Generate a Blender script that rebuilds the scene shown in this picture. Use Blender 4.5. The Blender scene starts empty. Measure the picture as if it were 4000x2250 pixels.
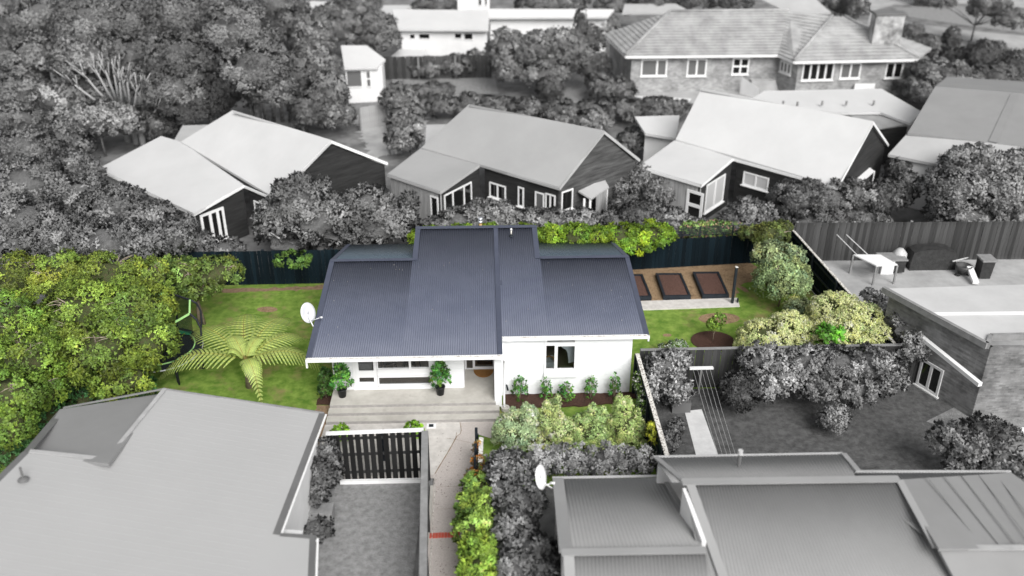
import bpy, math, random
import numpy as np
from mathutils import Vector, Matrix
rng = np.random.default_rng(7)
random.seed(7)
scene = bpy.context.scene
C = bpy.data.collections.new('neighbourhood'); scene.collection.children.link(C)

# ------------------------------------------------------------ camera, sky, sun, exposure
CAM_H = 19.0; PITCH = math.radians(28.0); YAW = math.radians(1.83); FPX = 3650.0     # focal length in pixels of the 4000 px wide photograph
FW = np.array([math.sin(YAW)*math.cos(PITCH), math.cos(YAW)*math.cos(PITCH), -math.sin(PITCH)])
RT = np.array([math.cos(YAW), -math.sin(YAW), 0.0]); UP = np.cross(RT, FW)
EYE = np.array([0.0, 0.0, CAM_H])
cd = bpy.data.cameras.new('drone_camera'); cam = bpy.data.objects.new('drone_camera', cd); scene.collection.objects.link(cam)
cam.location = EYE; cam.rotation_euler = (math.pi/2-PITCH, 0, -YAW)
cd.sensor_width = 36.0; cd.lens = 36.0*FPX/4000.0; cd.clip_end = 1000.0
cd.dof.use_dof = True; cd.dof.focus_distance = 33.0; cd.dof.aperture_fstop = 0.2
scene.camera = cam
SUN_EL, SUN_AZ = 40.0, 160.0     # azimuth clockwise from +Y: from behind the camera, to the right
w = bpy.data.worlds.new('World'); scene.world = w; w.use_nodes = True
nt = w.node_tree; nt.nodes.clear()
sky = nt.nodes.new('ShaderNodeTexSky'); sky.sky_type = 'NISHITA'; sky.sun_disc = False
sky.sun_elevation = math.radians(SUN_EL); sky.sun_rotation = math.radians(SUN_AZ); sky.air_density = 1.0; sky.dust_density = 3.0
hs = nt.nodes.new('ShaderNodeHueSaturation'); hs.inputs['Saturation'].default_value = 0.06      # bright overcast: nearly neutral
bg = nt.nodes.new('ShaderNodeBackground'); bg.inputs[1].default_value = 0.11
wo = nt.nodes.new('ShaderNodeOutputWorld')
nt.links.new(sky.outputs[0], hs.inputs['Color']); nt.links.new(hs.outputs[0], bg.inputs[0]); nt.links.new(bg.outputs[0], wo.inputs[0])
sd = bpy.data.lights.new('sun', 'SUN'); sd.energy = 2.8; sd.angle = math.radians(38); sd.color = (1.0, 0.985, 0.965)
so = bpy.data.objects.new('sun', sd); scene.collection.objects.link(so)
sv = Vector((math.sin(math.radians(SUN_AZ))*math.cos(math.radians(SUN_EL)), math.cos(math.radians(SUN_AZ))*math.cos(math.radians(SUN_EL)), math.sin(math.radians(SUN_EL))))
so.rotation_euler = sv.to_track_quat('Z', 'Y').to_euler(); so.location = (0, 0, 60)
scene.view_settings.view_transform = 'Standard'; scene.view_settings.look = 'None'
scene.view_settings.exposure = 0.3; scene.view_settings.gamma = 1.0

# ------------------------------------------------------------ survey helpers: a line of sight meets a level or an upright plane
K = 1.5528
def ray(x, y): return RT*(x-2000)/FPX - UP*(y-1125)/FPX + FW
def at(x, y, z=0.0):
    d = ray(x, y); return EYE + d*((z-CAM_H)/d[2])
def onY(x, y, Y):
    d = ray(x, y); return EYE + d*(Y/d[1])
def A(x, y, z=0.0): return at(x*K, y*K, z)
OR = {'A1':(0,0),'A2':(1000,0),'A3':(2000,0),'A4':(2900,0),'A5':(0,550),'A6':(1000,550),'A7':(2000,550),'A8':(2900,550),
      'B1':(0,1100),'B2':(1000,1100),'B3':(1900,1100),'B4':(2900,1100),'B5':(0,1630),'B6':(1000,1630),'B7':(2000,1630),'B8':(2900,1630)}
def src(k, x, y): return OR[k][0]+x*.42785, OR[k][1]+y*.42785
def Z(k, x, y, z=0.0): return at(*src(k, x, y), z)
def mpp(p): return float((np.array(p)-EYE)@FW)/(FPX/K)

NRM = [None]
# ------------------------------------------------------------ object helpers
OFF = {}
def link(o, parent=None):
    C.objects.link(o)
    if parent is not None: o.parent = parent; OFF[o.name] = OFF[parent.name]
    return o
def tag(o, label=None, cat=None, group=None, kind=None):
    if label: o['label'] = label
    if cat: o['category'] = cat
    if group: o['group'] = group
    if kind: o['kind'] = kind
    return o
def thing(name, label, cat, loc, group=None):
    o = bpy.data.objects.new(name, None); C.objects.link(o); o.location = tuple(map(float, loc)); o.empty_display_size = .2
    OFF[o.name] = np.array(loc, float)
    return tag(o, label, cat, group)
class MB:
    def __init__(s): s.v = []; s.f = []
    def quad(s, *p):
        n = len(s.v); s.v += [tuple(map(float, q)) for q in p]; s.f.append(tuple(range(n, n+len(p)))); return s
    def prism(s, pts, d):
        pts = [np.array(p, float) for p in pts]; d = np.array(d, float); n = len(s.v); m = len(pts)
        s.v += [tuple(p) for p in pts]+[tuple(p+d) for p in pts]
        s.f.append(tuple(range(n, n+m))); s.f.append(tuple(range(n+2*m-1, n+m-1, -1)))
        for i in range(m):
            j = (i+1) % m; s.f.append((n+i, n+m+i, n+m+j, n+j))
        return s
    def box(s, x0, x1, y0, y1, z0, z1): return s.prism([(x0,y0,z0),(x1,y0,z0),(x1,y1,z0),(x0,y1,z0)], (0,0,z1-z0))
    def beam(s, a, b, w, h, up=(0,0,1)):
        a = np.array(a, float); b = np.array(b, float); d = b-a; L = np.linalg.norm(d); d /= L
        u = np.array(up, float); sd_ = np.cross(d, u)
        if np.linalg.norm(sd_) < 1e-3: sd_ = np.array((1.,0,0))
        sd_ /= np.linalg.norm(sd_); u = np.cross(sd_, d)
        return s.prism([a-sd_*w/2-u*h/2, a+sd_*w/2-u*h/2, a+sd_*w/2+u*h/2, a-sd_*w/2+u*h/2], d*L)
    def tube(s, path, rad, n=8, cap=True):
        path = [np.array(p, float) for p in path]; rings = []
        if np.isscalar(rad): rad = [rad]*len(path)
        for i, p in enumerate(path):
            d = path[min(i+1, len(path)-1)]-path[max(i-1, 0)]; d /= max(np.linalg.norm(d), 1e-9)
            a = np.cross(d, (0,0,1)) if abs(d[2]) < .9 else np.cross(d, (1,0,0)); a /= np.linalg.norm(a); b = np.cross(d, a)
            k = len(s.v); s.v += [tuple(p+rad[i]*(a*math.cos(t)+b*math.sin(t))) for t in np.linspace(0, 2*math.pi, n, endpoint=False)]; rings.append(k)
        for r0, r1 in zip(rings, rings[1:]):
            for i in range(n): s.f.append((r0+i, r0+(i+1)%n, r1+(i+1)%n, r1+i))
        if cap: s.f.append(tuple(rings[0]+i for i in range(n))[::-1]); s.f.append(tuple(rings[-1]+i for i in range(n)))
        return s
    def lathe(s, c, prof, n=16):
        c = np.array(c, float); k = len(s.v)
        for r, z in prof: s.v += [tuple(c+(r*math.cos(t), r*math.sin(t), z)) for t in np.linspace(0, 2*math.pi, n, endpoint=False)]
        for j in range(len(prof)-1):
            for i in range(n): s.f.append((k+j*n+i, k+j*n+(i+1)%n, k+(j+1)*n+(i+1)%n, k+(j+1)*n+i))
        s.f.append(tuple(k+i for i in range(n))[::-1]); s.f.append(tuple(k+(len(prof)-1)*n+i for i in range(n)))
        return s
    def build(s, name, mat, parent=None, smooth=False, label=None):
        off = OFF[parent.name] if parent is not None else np.zeros(3)
        me = bpy.data.meshes.new(name); me.from_pydata([tuple(np.array(v)-off) for v in s.v], [], s.f); me.update()
        import bmesh
        bm = bmesh.new(); bm.from_mesh(me); bmesh.ops.recalc_face_normals(bm, faces=bm.faces); bm.to_mesh(me); bm.free()
        if smooth:
            for p in me.polygons: p.use_smooth = True
        me.materials.append(mat); o = bpy.data.objects.new(name, me)
        if parent is None: C.objects.link(o); OFF[o.name] = np.zeros(3)
        else: link(o, parent)
        if label: o['label'] = label
        return o
def npmesh(name, V, F, mat, parent, col=None, smooth=False):
    off = OFF[parent.name] if parent is not None else np.zeros(3)
    V = (np.asarray(V)-off).astype(np.float32); F = np.asarray(F, np.int32); k = F.shape[1]
    me = bpy.data.meshes.new(name); me.vertices.add(len(V)); me.vertices.foreach_set('co', V.ravel())
    me.loops.add(F.size); me.loops.foreach_set('vertex_index', F.ravel()); me.polygons.add(len(F))
    me.polygons.foreach_set('loop_start', np.arange(0, F.size, k, dtype=np.int32)); me.polygons.foreach_set('loop_total', np.full(len(F), k, np.int32))
    me.update(calc_edges=True)
    if col is not None:
        at_ = me.color_attributes.new('Col', 'FLOAT_COLOR', 'POINT'); at_.data.foreach_set('color', np.asarray(col, np.float32).ravel())
    if smooth: me.polygons.foreach_set('use_smooth', np.ones(len(F), bool))
    if col is not None and NRM[0] is not None and len(NRM[0]) == len(V):
        an = me.attributes.new('nrm', 'FLOAT_VECTOR', 'POINT'); an.data.foreach_set('vector', NRM[0].astype(np.float32).ravel()); NRM[0] = None
    me.materials.append(mat); o = bpy.data.objects.new(name, me)
    if parent is None: C.objects.link(o); OFF[o.name] = np.zeros(3)
    else: link(o, parent)
    return o
def inst(name, mesh, parent, loc, rot=(0,0,0), scale=(1,1,1)):
    o = bpy.data.objects.new(name, mesh); link(o, parent); off = OFF[parent.name]
    o.location = tuple(np.array(loc, float)-off); o.rotation_euler = rot; o.scale = scale; return o
def unit_box(name, x, y, z, mat):           # base centred on x, y, standing on 0
    m = MB().box(-x/2, x/2, -y/2, y/2, 0, z); me = bpy.data.meshes.new(name); me.from_pydata(m.v, [], [f[::-1] if i == 0 else f for i, f in enumerate(m.f)])
    import bmesh
    bm = bmesh.new(); bm.from_mesh(me); bmesh.ops.recalc_face_normals(bm, faces=bm.faces); bm.to_mesh(me); bm.free()
    me.materials.append(mat); return me

# ------------------------------------------------------------ materials
MATS = {}
def M(name, c1, c2=None, scale=4.0, rough=.8, bump=0.0, bscale=None, detail=6.0, contrast=(.35,.65), metal=0.0, stretch=(1,1,1), spec=.4, c3=None, s3=1.0, t3=(.55,.7)):
    m = bpy.data.materials.new(name); m.use_nodes = True; n = m.node_tree; b = n.nodes['Principled BSDF']
    b.inputs['Roughness'].default_value = rough; b.inputs['Metallic'].default_value = metal; b.inputs['Specular IOR Level'].default_value = spec
    g = lambda c: (c, c, c, 1) if np.isscalar(c) else (*c, 1)
    tc = n.nodes.new('ShaderNodeTexCoord'); mp = n.nodes.new('ShaderNodeMapping'); mp.inputs['Scale'].default_value = stretch; n.links.new(tc.outputs['Object'], mp.inputs[0])
    if c2 is None: b.inputs['Base Color'].default_value = g(c1)
    else:
        no = n.nodes.new('ShaderNodeTexNoise'); no.inputs['Scale'].default_value = scale; no.inputs['Detail'].default_value = detail; no.inputs['Roughness'].default_value = .65
        n.links.new(mp.outputs[0], no.inputs['Vector'])
        cr = n.nodes.new('ShaderNodeValToRGB'); cr.color_ramp.elements[0].position = contrast[0]; cr.color_ramp.elements[1].position = contrast[1]
        cr.color_ramp.elements[0].color = g(c1); cr.color_ramp.elements[1].color = g(c2); n.links.new(no.outputs['Fac'], cr.inputs[0]); out = cr.outputs[0]
        if c3 is not None:
            n3 = n.nodes.new('ShaderNodeTexNoise'); n3.inputs['Scale'].default_value = s3; n3.inputs['Detail'].default_value = 8; n3.inputs['Roughness'].default_value = .7; n.links.new(mp.outputs[0], n3.inputs['Vector'])
            r3 = n.nodes.new('ShaderNodeValToRGB'); r3.color_ramp.elements[0].position = t3[0]; r3.color_ramp.elements[1].position = t3[1]
            n.links.new(n3.outputs['Fac'], r3.inputs[0]); mx = n.nodes.new('ShaderNodeMix'); mx.data_type = 'RGBA'
            n.links.new(r3.outputs[0], mx.inputs[0]); n.links.new(out, mx.inputs[6]); mx.inputs[7].default_value = g(c3); out = mx.outputs[2]
        n.links.new(out, b.inputs['Base Color'])
    if bump:
        nb = n.nodes.new('ShaderNodeTexNoise'); nb.inputs['Scale'].default_value = bscale or scale*4; nb.inputs['Detail'].default_value = 6; n.links.new(mp.outputs[0], nb.inputs['Vector'])
        bp = n.nodes.new('ShaderNodeBump'); bp.inputs['Strength'].default_value = bump; bp.inputs['Distance'].default_value = .05
        n.links.new(nb.outputs['Fac'], bp.inputs['Height']); n.links.new(bp.outputs[0], b.inputs['Normal'])
    MATS[name] = m; return m
def leaf_mat(name, trans=.25, soft=0):
    m = bpy.data.materials.new(name); m.use_nodes = True; n = m.node_tree; b = n.nodes['Principled BSDF']; out = n.nodes['Material Output']
    a = n.nodes.new('ShaderNodeVertexColor'); a.layer_name = 'Col'; n.links.new(a.outputs[0], b.inputs['Base Color'])
    b.inputs['Roughness'].default_value = .5; b.inputs['Specular IOR Level'].default_value = .35
    t = n.nodes.new('ShaderNodeBsdfTranslucent'); n.links.new(a.outputs[0], t.inputs[0])
    if soft:
        an = n.nodes.new('ShaderNodeAttribute'); an.attribute_name = 'nrm'; ge = n.nodes.new('ShaderNodeNewGeometry'); vm = n.nodes.new('ShaderNodeMix'); vm.data_type = 'VECTOR'; vm.inputs[0].default_value = soft
        n.links.new(ge.outputs['Normal'], vm.inputs[4]); n.links.new(an.outputs['Vector'], vm.inputs[5]); vn = n.nodes.new('ShaderNodeVectorMath'); vn.operation = 'NORMALIZE'; n.links.new(vm.outputs[1], vn.inputs[0]); n.links.new(vn.outputs[0], b.inputs['Normal'])
    mx = n.nodes.new('ShaderNodeMixShader'); mx.inputs[0].default_value = trans
    n.links.new(b.outputs[0], mx.inputs[1]); n.links.new(t.outputs[0], mx.inputs[2]); n.links.new(mx.outputs[0], out.inputs[0]); return m
def board_mat(name, c1, c2, streak=60.0, c3=None):  # timber with streaks along its height and a tone of its own per board
    m = M(name, c1, c2, scale=3, rough=.9, bump=.15, stretch=(1,1,.12), spec=.12); n = m.node_tree
    oi = n.nodes.new('ShaderNodeObjectInfo'); b = n.nodes['Principled BSDF']; l = b.inputs['Base Color'].links[0].from_socket
    hv = n.nodes.new('ShaderNodeHueSaturation'); mr = n.nodes.new('ShaderNodeMapRange'); mr.inputs[3].default_value = .65; mr.inputs[4].default_value = 1.4
    n.links.new(oi.outputs['Random'], mr.inputs[0]); n.links.new(mr.outputs[0], hv.inputs['Value']); n.links.new(l, hv.inputs['Color']); n.links.new(hv.outputs[0], b.inputs['Base Color']); return m
def brick_mat(name, c1, c2, mortar, s):
    m = M(name, c1, c2, scale=1.2, rough=.9); n = m.node_tree; b = n.nodes['Principled BSDF']; l = b.inputs['Base Color'].links[0].from_socket
    tc = n.nodes.new('ShaderNodeTexCoord'); mp = n.nodes.new('ShaderNodeMapping'); mp.inputs['Rotation'].default_value = (math.pi/2, 0, 0); n.links.new(tc.outputs['Object'], mp.inputs[0])
    sp = n.nodes.new('ShaderNodeSeparateXYZ'); n.links.new(tc.outputs['Object'], sp.inputs[0]); ad = n.nodes.new('ShaderNodeMath'); n.links.new(sp.outputs[0], ad.inputs[0]); n.links.new(sp.outputs[1], ad.inputs[1])
    cb = n.nodes.new('ShaderNodeCombineXYZ'); n.links.new(ad.outputs[0], cb.inputs[0]); n.links.new(sp.outputs[2], cb.inputs[1])
    br = n.nodes.new('ShaderNodeTexBrick'); br.inputs['Scale'].default_value = s; br.inputs['Mortar Size'].default_value = .012; br.inputs['Brick Width'].default_value = .24; br.inputs['Row Height'].default_value = .085
    br.inputs['Mortar'].default_value = (mortar,)*3+(1,); br.inputs['Color1'].default_value = (1,1,1,1); br.inputs['Color2'].default_value = (.6,.6,.6,1); n.links.new(cb.outputs[0], br.inputs['Vector'])
    mx = n.nodes.new('ShaderNodeMix'); mx.data_type = 'RGBA'; mx.blend_type = 'MULTIPLY'; mx.inputs[0].default_value = 1; n.links.new(l, mx.inputs[6]); n.links.new(br.outputs[0], mx.inputs[7]); n.links.new(mx.outputs[2], b.inputs['Base Color']); return m
LEAF = leaf_mat('leaf', .25, .6); FROND = leaf_mat('frond', .3); LEAFG = leaf_mat('leaf_grey', .38, 1.0); LEAFG.node_tree.nodes['Principled BSDF'].inputs['Roughness'].default_value = .9; LEAFG.node_tree.nodes['Principled BSDF'].inputs['Specular IOR Level'].default_value = .08
bark = M('bark', (.16,.12,.09), (.3,.24,.18), 6, .9, .4); barkg = M('bark_grey', .1, .3, 6, .9, .4)
barewood = M('bare_wood', (.3,.24,.19), (.45,.38,.31), 9, .9); baregrey = M('bare_wood_grey', .35, .5, 9, .9); coreshade = M('core_shade', (.07,.06,.03), (.06,.09,.025), 9, .95, 1, 14); coreshadeg = M('core_shade_grey', .09, .15, 8, .95, 1, 14)  # last two: dark crown filler, the shade between leaves put into its colour
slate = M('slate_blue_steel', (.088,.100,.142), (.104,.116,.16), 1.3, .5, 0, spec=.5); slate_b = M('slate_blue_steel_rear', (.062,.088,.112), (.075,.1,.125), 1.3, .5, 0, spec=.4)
flash = M('slate_flashing', (.058,.067,.102), (.07,.08,.115), 2, .55, 0, spec=.5)
white = M('white_paint', (.83,.84,.86), (.87,.875,.89), 3, .6, .08, 60); cream = M('gutter_cream', (.62,.58,.5), (.8,.78,.74), 14, .7, c3=(.16,.11,.07), s3=22, t3=(.6,.66)); whitem = M('white_trim', (.82,.82,.83), None, rough=.45)
black = M('black_stain', (.008,.012,.017), (.016,.022,.03), 5, .65, .2); blackb = board_mat('black_board', (.003,.008,.012), (.008,.016,.022))
greenb = board_mat('dark_green_board', (.012,.026,.028), (.03,.045,.045)); capw = M('flaking_white_cap', (.62,.6,.56), (.8,.78,.74), 9, .8, .2, c3=(.12,.09,.07), s3=16, t3=(.52,.58))
lawn = M('lawn', (.11,.23,.02), (.29,.42,.075), 2.6, .95, 1, 60, detail=15, contrast=(.36,.64), c3=(.34,.27,.12), s3=.9, t3=(.52,.68))
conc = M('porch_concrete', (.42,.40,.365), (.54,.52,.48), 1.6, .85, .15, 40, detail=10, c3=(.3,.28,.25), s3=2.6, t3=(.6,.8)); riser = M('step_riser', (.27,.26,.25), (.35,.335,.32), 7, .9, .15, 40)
pathm = M('path_aggregate', (.46,.415,.39), (.62,.57,.54), 26, .9, .35, 120, detail=8); pathl = M('path_patch', (.5,.475,.45), (.66,.63,.6), 3, .85, .15, 60, detail=10)
mulch = M('bark_mulch', (.035,.016,.011), (.12,.058,.04), 30, .95, 1, 50, detail=8); mulch2 = M('red_bark_mulch', (.07,.035,.026), (.17,.09,.07), 26, .95, 1, 45, detail=8, c3=(.3,.2,.15), s3=30, t3=(.62,.7))
straw = M('straw_litter', (.24,.155,.085), (.4,.28,.17), 14, .95, .8, 40, detail=10, c3=(.16,.1,.055), s3=3, t3=(.5,.7)); dirt = M('dirt', (.2,.13,.08), (.32,.22,.14), 7, .95, .6, c3=(.1,.14,.03), s3=4, t3=(.58,.64))
redb = M('red_brick', (.5,.09,.06), (.62,.13,.09), 9, .8, .2); steel = M('flue_steel', (.62,.64,.68), None, rough=.25, metal=.8); coppery = M('flue_pipe', (.42,.26,.1), (.5,.33,.14), 9, .5)
greyplastic = M('dish_grey', (.62,.63,.65), None, rough=.4); green_sleeve = M('green_sleeve', (.42,.75,.28), None, rough=.5); padblack = M('trampoline_black', (.012,.014,.02), (.02,.023,.03), 9, .7); padgreen = M('green_pad', (.03,.3,.13), None, rough=.5)
coir = M('coir_mat', (.26,.12,.03), (.36,.18,.055), 30, .95, .5); pot = M('black_pot', (.012,.014,.016), None, rough=.45)
woodfl = M('room_floor', (.32,.26,.21), (.42,.35,.29), 20, .5, stretch=(1,.1,1)); roomw = M('room_wall', (.6,.57,.53), None, rough=.9); fabric = M('sofa_fabric', (.38,.38,.39), (.45,.45,.46), 20, .95); tanw = M('tan_wood', (.35,.19,.08), None, rough=.5); linen = M('linen', (.7,.76,.8), None, rough=.9)
# grey neighbourhood
G = {k: M('grey_%s' % k, v[0], v[1], v[2], v[3], v[4]) for k, v in {
 'ground':(.1,.24,.8,.95,.6),'lawn':(.19,.31,5,.95,.7),'darklawn':(.06,.13,4,.95,.7),'paving':(.30,.44,.8,.9,.15),'flatroof':(.47,.56,.4,.8,.05),'path':(.6,.75,2,.9,.1),'road':(.3,.42,.5,.9,.1),
 'roofwhite':(.55,.60,.4,.5,0),'roofmid':(.32,.36,.3,.45,0),'rooflight':(.40,.46,.5,.45,0),'roofsmooth':(.37,.39,.3,.55,0),'roofgrey':(.23,.26,.5,.6,0),'roofflash':(.28,.31,.5,.6,0),'roofdark':(.12,.16,.6,.5,.0),'wallwhite':(.7,.78,1,.7,.05),'trim':(.78,.82,3,.5,0),
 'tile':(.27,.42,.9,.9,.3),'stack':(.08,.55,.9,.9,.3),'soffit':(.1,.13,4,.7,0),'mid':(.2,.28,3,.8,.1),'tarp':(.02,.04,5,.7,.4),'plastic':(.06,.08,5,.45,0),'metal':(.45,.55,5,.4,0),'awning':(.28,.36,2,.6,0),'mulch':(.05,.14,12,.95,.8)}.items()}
def banded(name, a, b, s):
    m = M(name, a, b, 2.5, .85, stretch=(.3,.3,3)); n = m.node_tree; bs = n.nodes['Principled BSDF']; tc = n.nodes.new('ShaderNodeTexCoord'); wv = n.nodes.new('ShaderNodeTexWave'); wv.bands_direction = 'Z'; wv.wave_profile = 'SAW'; wv.inputs['Scale'].default_value = s
    n.links.new(tc.outputs['Object'], wv.inputs[0]); bp = n.nodes.new('ShaderNodeBump'); bp.inputs['Strength'].default_value = .8; bp.inputs['Distance'].default_value = .03; n.links.new(wv.outputs['Fac'], bp.inputs['Height']); n.links.new(bp.outputs[0], bs.inputs['Normal']); return m
G['clad'] = banded('grey_dark_weatherboard', .018, .04, 2.2); G['cladmid'] = banded('grey_faded_weatherboard', .04, .13, 2.2); G['board'] = board_mat('grey_board', .03, .09); G['boarddark'] = board_mat('grey_board_dark', .02, .08)
G['boardblack'] = board_mat('grey_board_black', .008, .025); G['panel'] = M('grey_panel', .22, .42, 2, .8, .1, stretch=(4,4,.3)); G['brick'] = brick_mat('grey_brick', .26, .5, .8, 1.0); G['brickdark'] = brick_mat('grey_brick_dark', .14, .34, .8, 1.0)
def glassm(name, c, r=.05):
    m = M(name, c, None, rough=r, spec=.8); return m
dglass = glassm('grey_window_glass', .012); pglass = glassm('grey_window_curtained', .5, .4); mglass = glassm('grey_window_glass_pale', .14, .2)
cl = bpy.data.materials.new('clear_glass'); cl.use_nodes = True; n_ = cl.node_tree; n_.nodes.clear(); o_ = n_.nodes.new('ShaderNodeOutputMaterial'); tr = n_.nodes.new('ShaderNodeBsdfTransparent'); tr.inputs[0].default_value = (.86,.87,.87,1)
gl = n_.nodes.new('ShaderNodeBsdfGlossy'); gl.inputs['Roughness'].default_value = .03; fr = n_.nodes.new('ShaderNodeFresnel'); fr.inputs[0].default_value = 1.5; mx_ = n_.nodes.new('ShaderNodeMixShader')
n_.links.new(fr.outputs[0], mx_.inputs[0]); n_.links.new(tr.outputs[0], mx_.inputs[1]); n_.links.new(gl.outputs[0], mx_.inputs[2]); n_.links.new(mx_.outputs[0], o_.inputs[0])

# ------------------------------------------------------------ ground
def sheet(name, pts, z, mat, thick=0.0, rag=0.0, parent=None, kind='structure'):
    P = [np.array(p, float) for p in pts]
    if rag:
        Q = []
        for a, b in zip(P, P[1:]+P[:1]):
            L = np.linalg.norm(b-a); k = max(1, int(L/.18)); nrm = np.array((-(b-a)[1], (b-a)[0], 0))/max(L, 1e-6)
            for i in range(k): Q.append(a+(b-a)*i/k+nrm*(rng.normal(0, rag) if i else 0))
        P = Q
    P = [(p[0], p[1], z) for p in P]; m = MB()
    if thick: m.prism(P, (0,0,-thick))
    else: m.quad(*P)
    o = m.build(name, mat, parent)
    if kind and parent is None: o['kind'] = kind
    return o
sheet('ground', [(-150,-20,0),(180,-20,0),(180,260,0),(-150,260,0)], -.03, G['ground'])
XB, YB = 5.3, 27.85          # the side fence in front and the fence line right of the house
XR0, XR1 = 13.8, 14.6        # right hand fence: far end and near end
sheet('lawn', [(-19,23.2,0),(.5,23.2,0),(.5,22.6,0),(XB,22.6,0),(XB,YB-.05,0),(XR1,YB-.05,0),(XR0,38.3,0),(-16,36.6,0),(-22,33,0)], 0.0, lawn)
def ov(*pts, z=0.0): return [A(x, y, z) for x, y in pts]
def zz(k, *pts, z=0.0): return [Z(k, x, y, z) for x, y in pts]

# ------------------------------------------------------------ generators
def ico(r=1):
    import bmesh
    bm = bmesh.new(); bmesh.ops.create_icosphere(bm, subdivisions=3, radius=1); V = np.array([v.co[:] for v in bm.verts]); F = np.array([[v.index for v in f.verts] for f in bm.faces]); bm.free(); return V, F
ICOV, ICOF = ico()
def unit(v): return v/np.maximum(np.linalg.norm(v, axis=-1, keepdims=True), 1e-9)
COVER = 1.45; GAIN = 1.3
def foliage(blobs, leaf, cover, col, var, clip, seed, k=6, lobes=1.0, upward=.45, aspect=.5, flower=None, hue=.1, lobe_r=(.24,.4)):
    r = np.random.default_rng(seed); allV = []; allC = []; core = []; allN = []
    for (c, rad) in blobs:
        c = np.array(c); rad = np.array(rad); area = 4*math.pi*((rad[0]*rad[1]+rad[0]*rad[2]+rad[1]*rad[2])/3)
        nl = max(6, int(26*lobes)); gi = np.arange(nl)+.5; ph_ = gi*2.399963; zz_ = 1-1.45*gi/nl; d = np.stack([np.sqrt(np.maximum(0,1-zz_**2))*np.cos(ph_), np.sqrt(np.maximum(0,1-zz_**2))*np.sin(ph_), zz_], 1); d = unit(d+r.normal(0,.16,(nl,3)))
        lr = r.uniform(*lobe_r, nl)*rad.min(); lc = c+d*(rad-lr[:,None]*.75)
        tone = np.exp(r.normal(0, var, nl)); htone = r.normal(0, hue, nl)
        nro = int(COVER*cover*area/(k*leaf*leaf*aspect*.5)); per = r.integers(0, nl, nro)
        dd = unit(r.normal(size=(nro, 3)) + d[per]*1.0 + np.array((0,-.15,.3)))
        pc = lc[per]+dd*(lr[per]*(r.uniform(.7, 1.08, nro)+.35*(r.random(nro) < .12)*r.random(nro)))[:,None]*(rad/rad.min()*.5+.5)
        pc[:,2] = np.maximum(pc[:,2], .03)
        ok = np.ones(nro, bool)
        if clip is not None: ok = clip(pc)
        pc = pc[ok]; dd = dd[ok]; per = per[ok]; nro = len(pc)
        rt_ = np.exp(r.normal(0, .1 if abs(col[0]-col[2]) < 1e-6 else .26, nro))*tone[per]; hh = htone[per]+r.normal(0, hue*.5, nro)
        sn = unit(dd*.7+d[per]*.8)
        for j in range(k):
            allN.append(np.repeat(unit(sn+r.normal(0,.22,(nro,3))), 4, 0))
            ld = unit(dd*.55+unit(r.normal(size=(nro, 3)))*.95+np.array((0,0,upward*.4))); s = unit(np.cross(ld, dd+r.normal(0, .35, (nro, 3)))); L = leaf*r.uniform(.7, 1.25, nro)[:,None]; W = L*aspect*.5
            nn = np.cross(s, ld); p0 = pc; p1 = pc+ld*L*.5+s*W+nn*L*.06; p2 = pc+ld*L; p3 = pc+ld*L*.5-s*W+nn*L*.06
            allV.append(np.stack([p0,p1,p2,p3], 1).reshape(-1, 3))
            cc = (GAIN if abs(col[0]-col[2]) < 1e-6 else GAIN*1.25)*np.array(col)[None,:]*(rt_*np.exp(r.normal(0,.04 if abs(col[0]-col[2]) < 1e-6 else .12,nro)))[:,None]
            if not (abs(col[0]-col[1]) < 1e-6 and abs(col[1]-col[2]) < 1e-6): cc = cc*np.stack([np.exp(hh*.9), np.exp(hh*.25), np.exp(-hh*.4)], 1)
            if flower is not None:
                fm = (r.random(nro) < flower[1]); cc[fm] = np.array(flower[0])*r.uniform(.8, 1.1, (fm.sum(), 1))
            allC.append(np.repeat(np.concatenate([np.clip(cc, 0, .9), np.ones((nro, 1))], 1), 4, 0))
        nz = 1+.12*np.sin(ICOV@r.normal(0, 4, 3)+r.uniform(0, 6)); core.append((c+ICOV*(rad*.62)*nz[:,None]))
    V = np.concatenate(allV); F = np.arange(len(V)).reshape(-1, 4); NRM[0] = np.concatenate(allN); return V, F, np.concatenate(allC), core
TRIS = [0]
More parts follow.
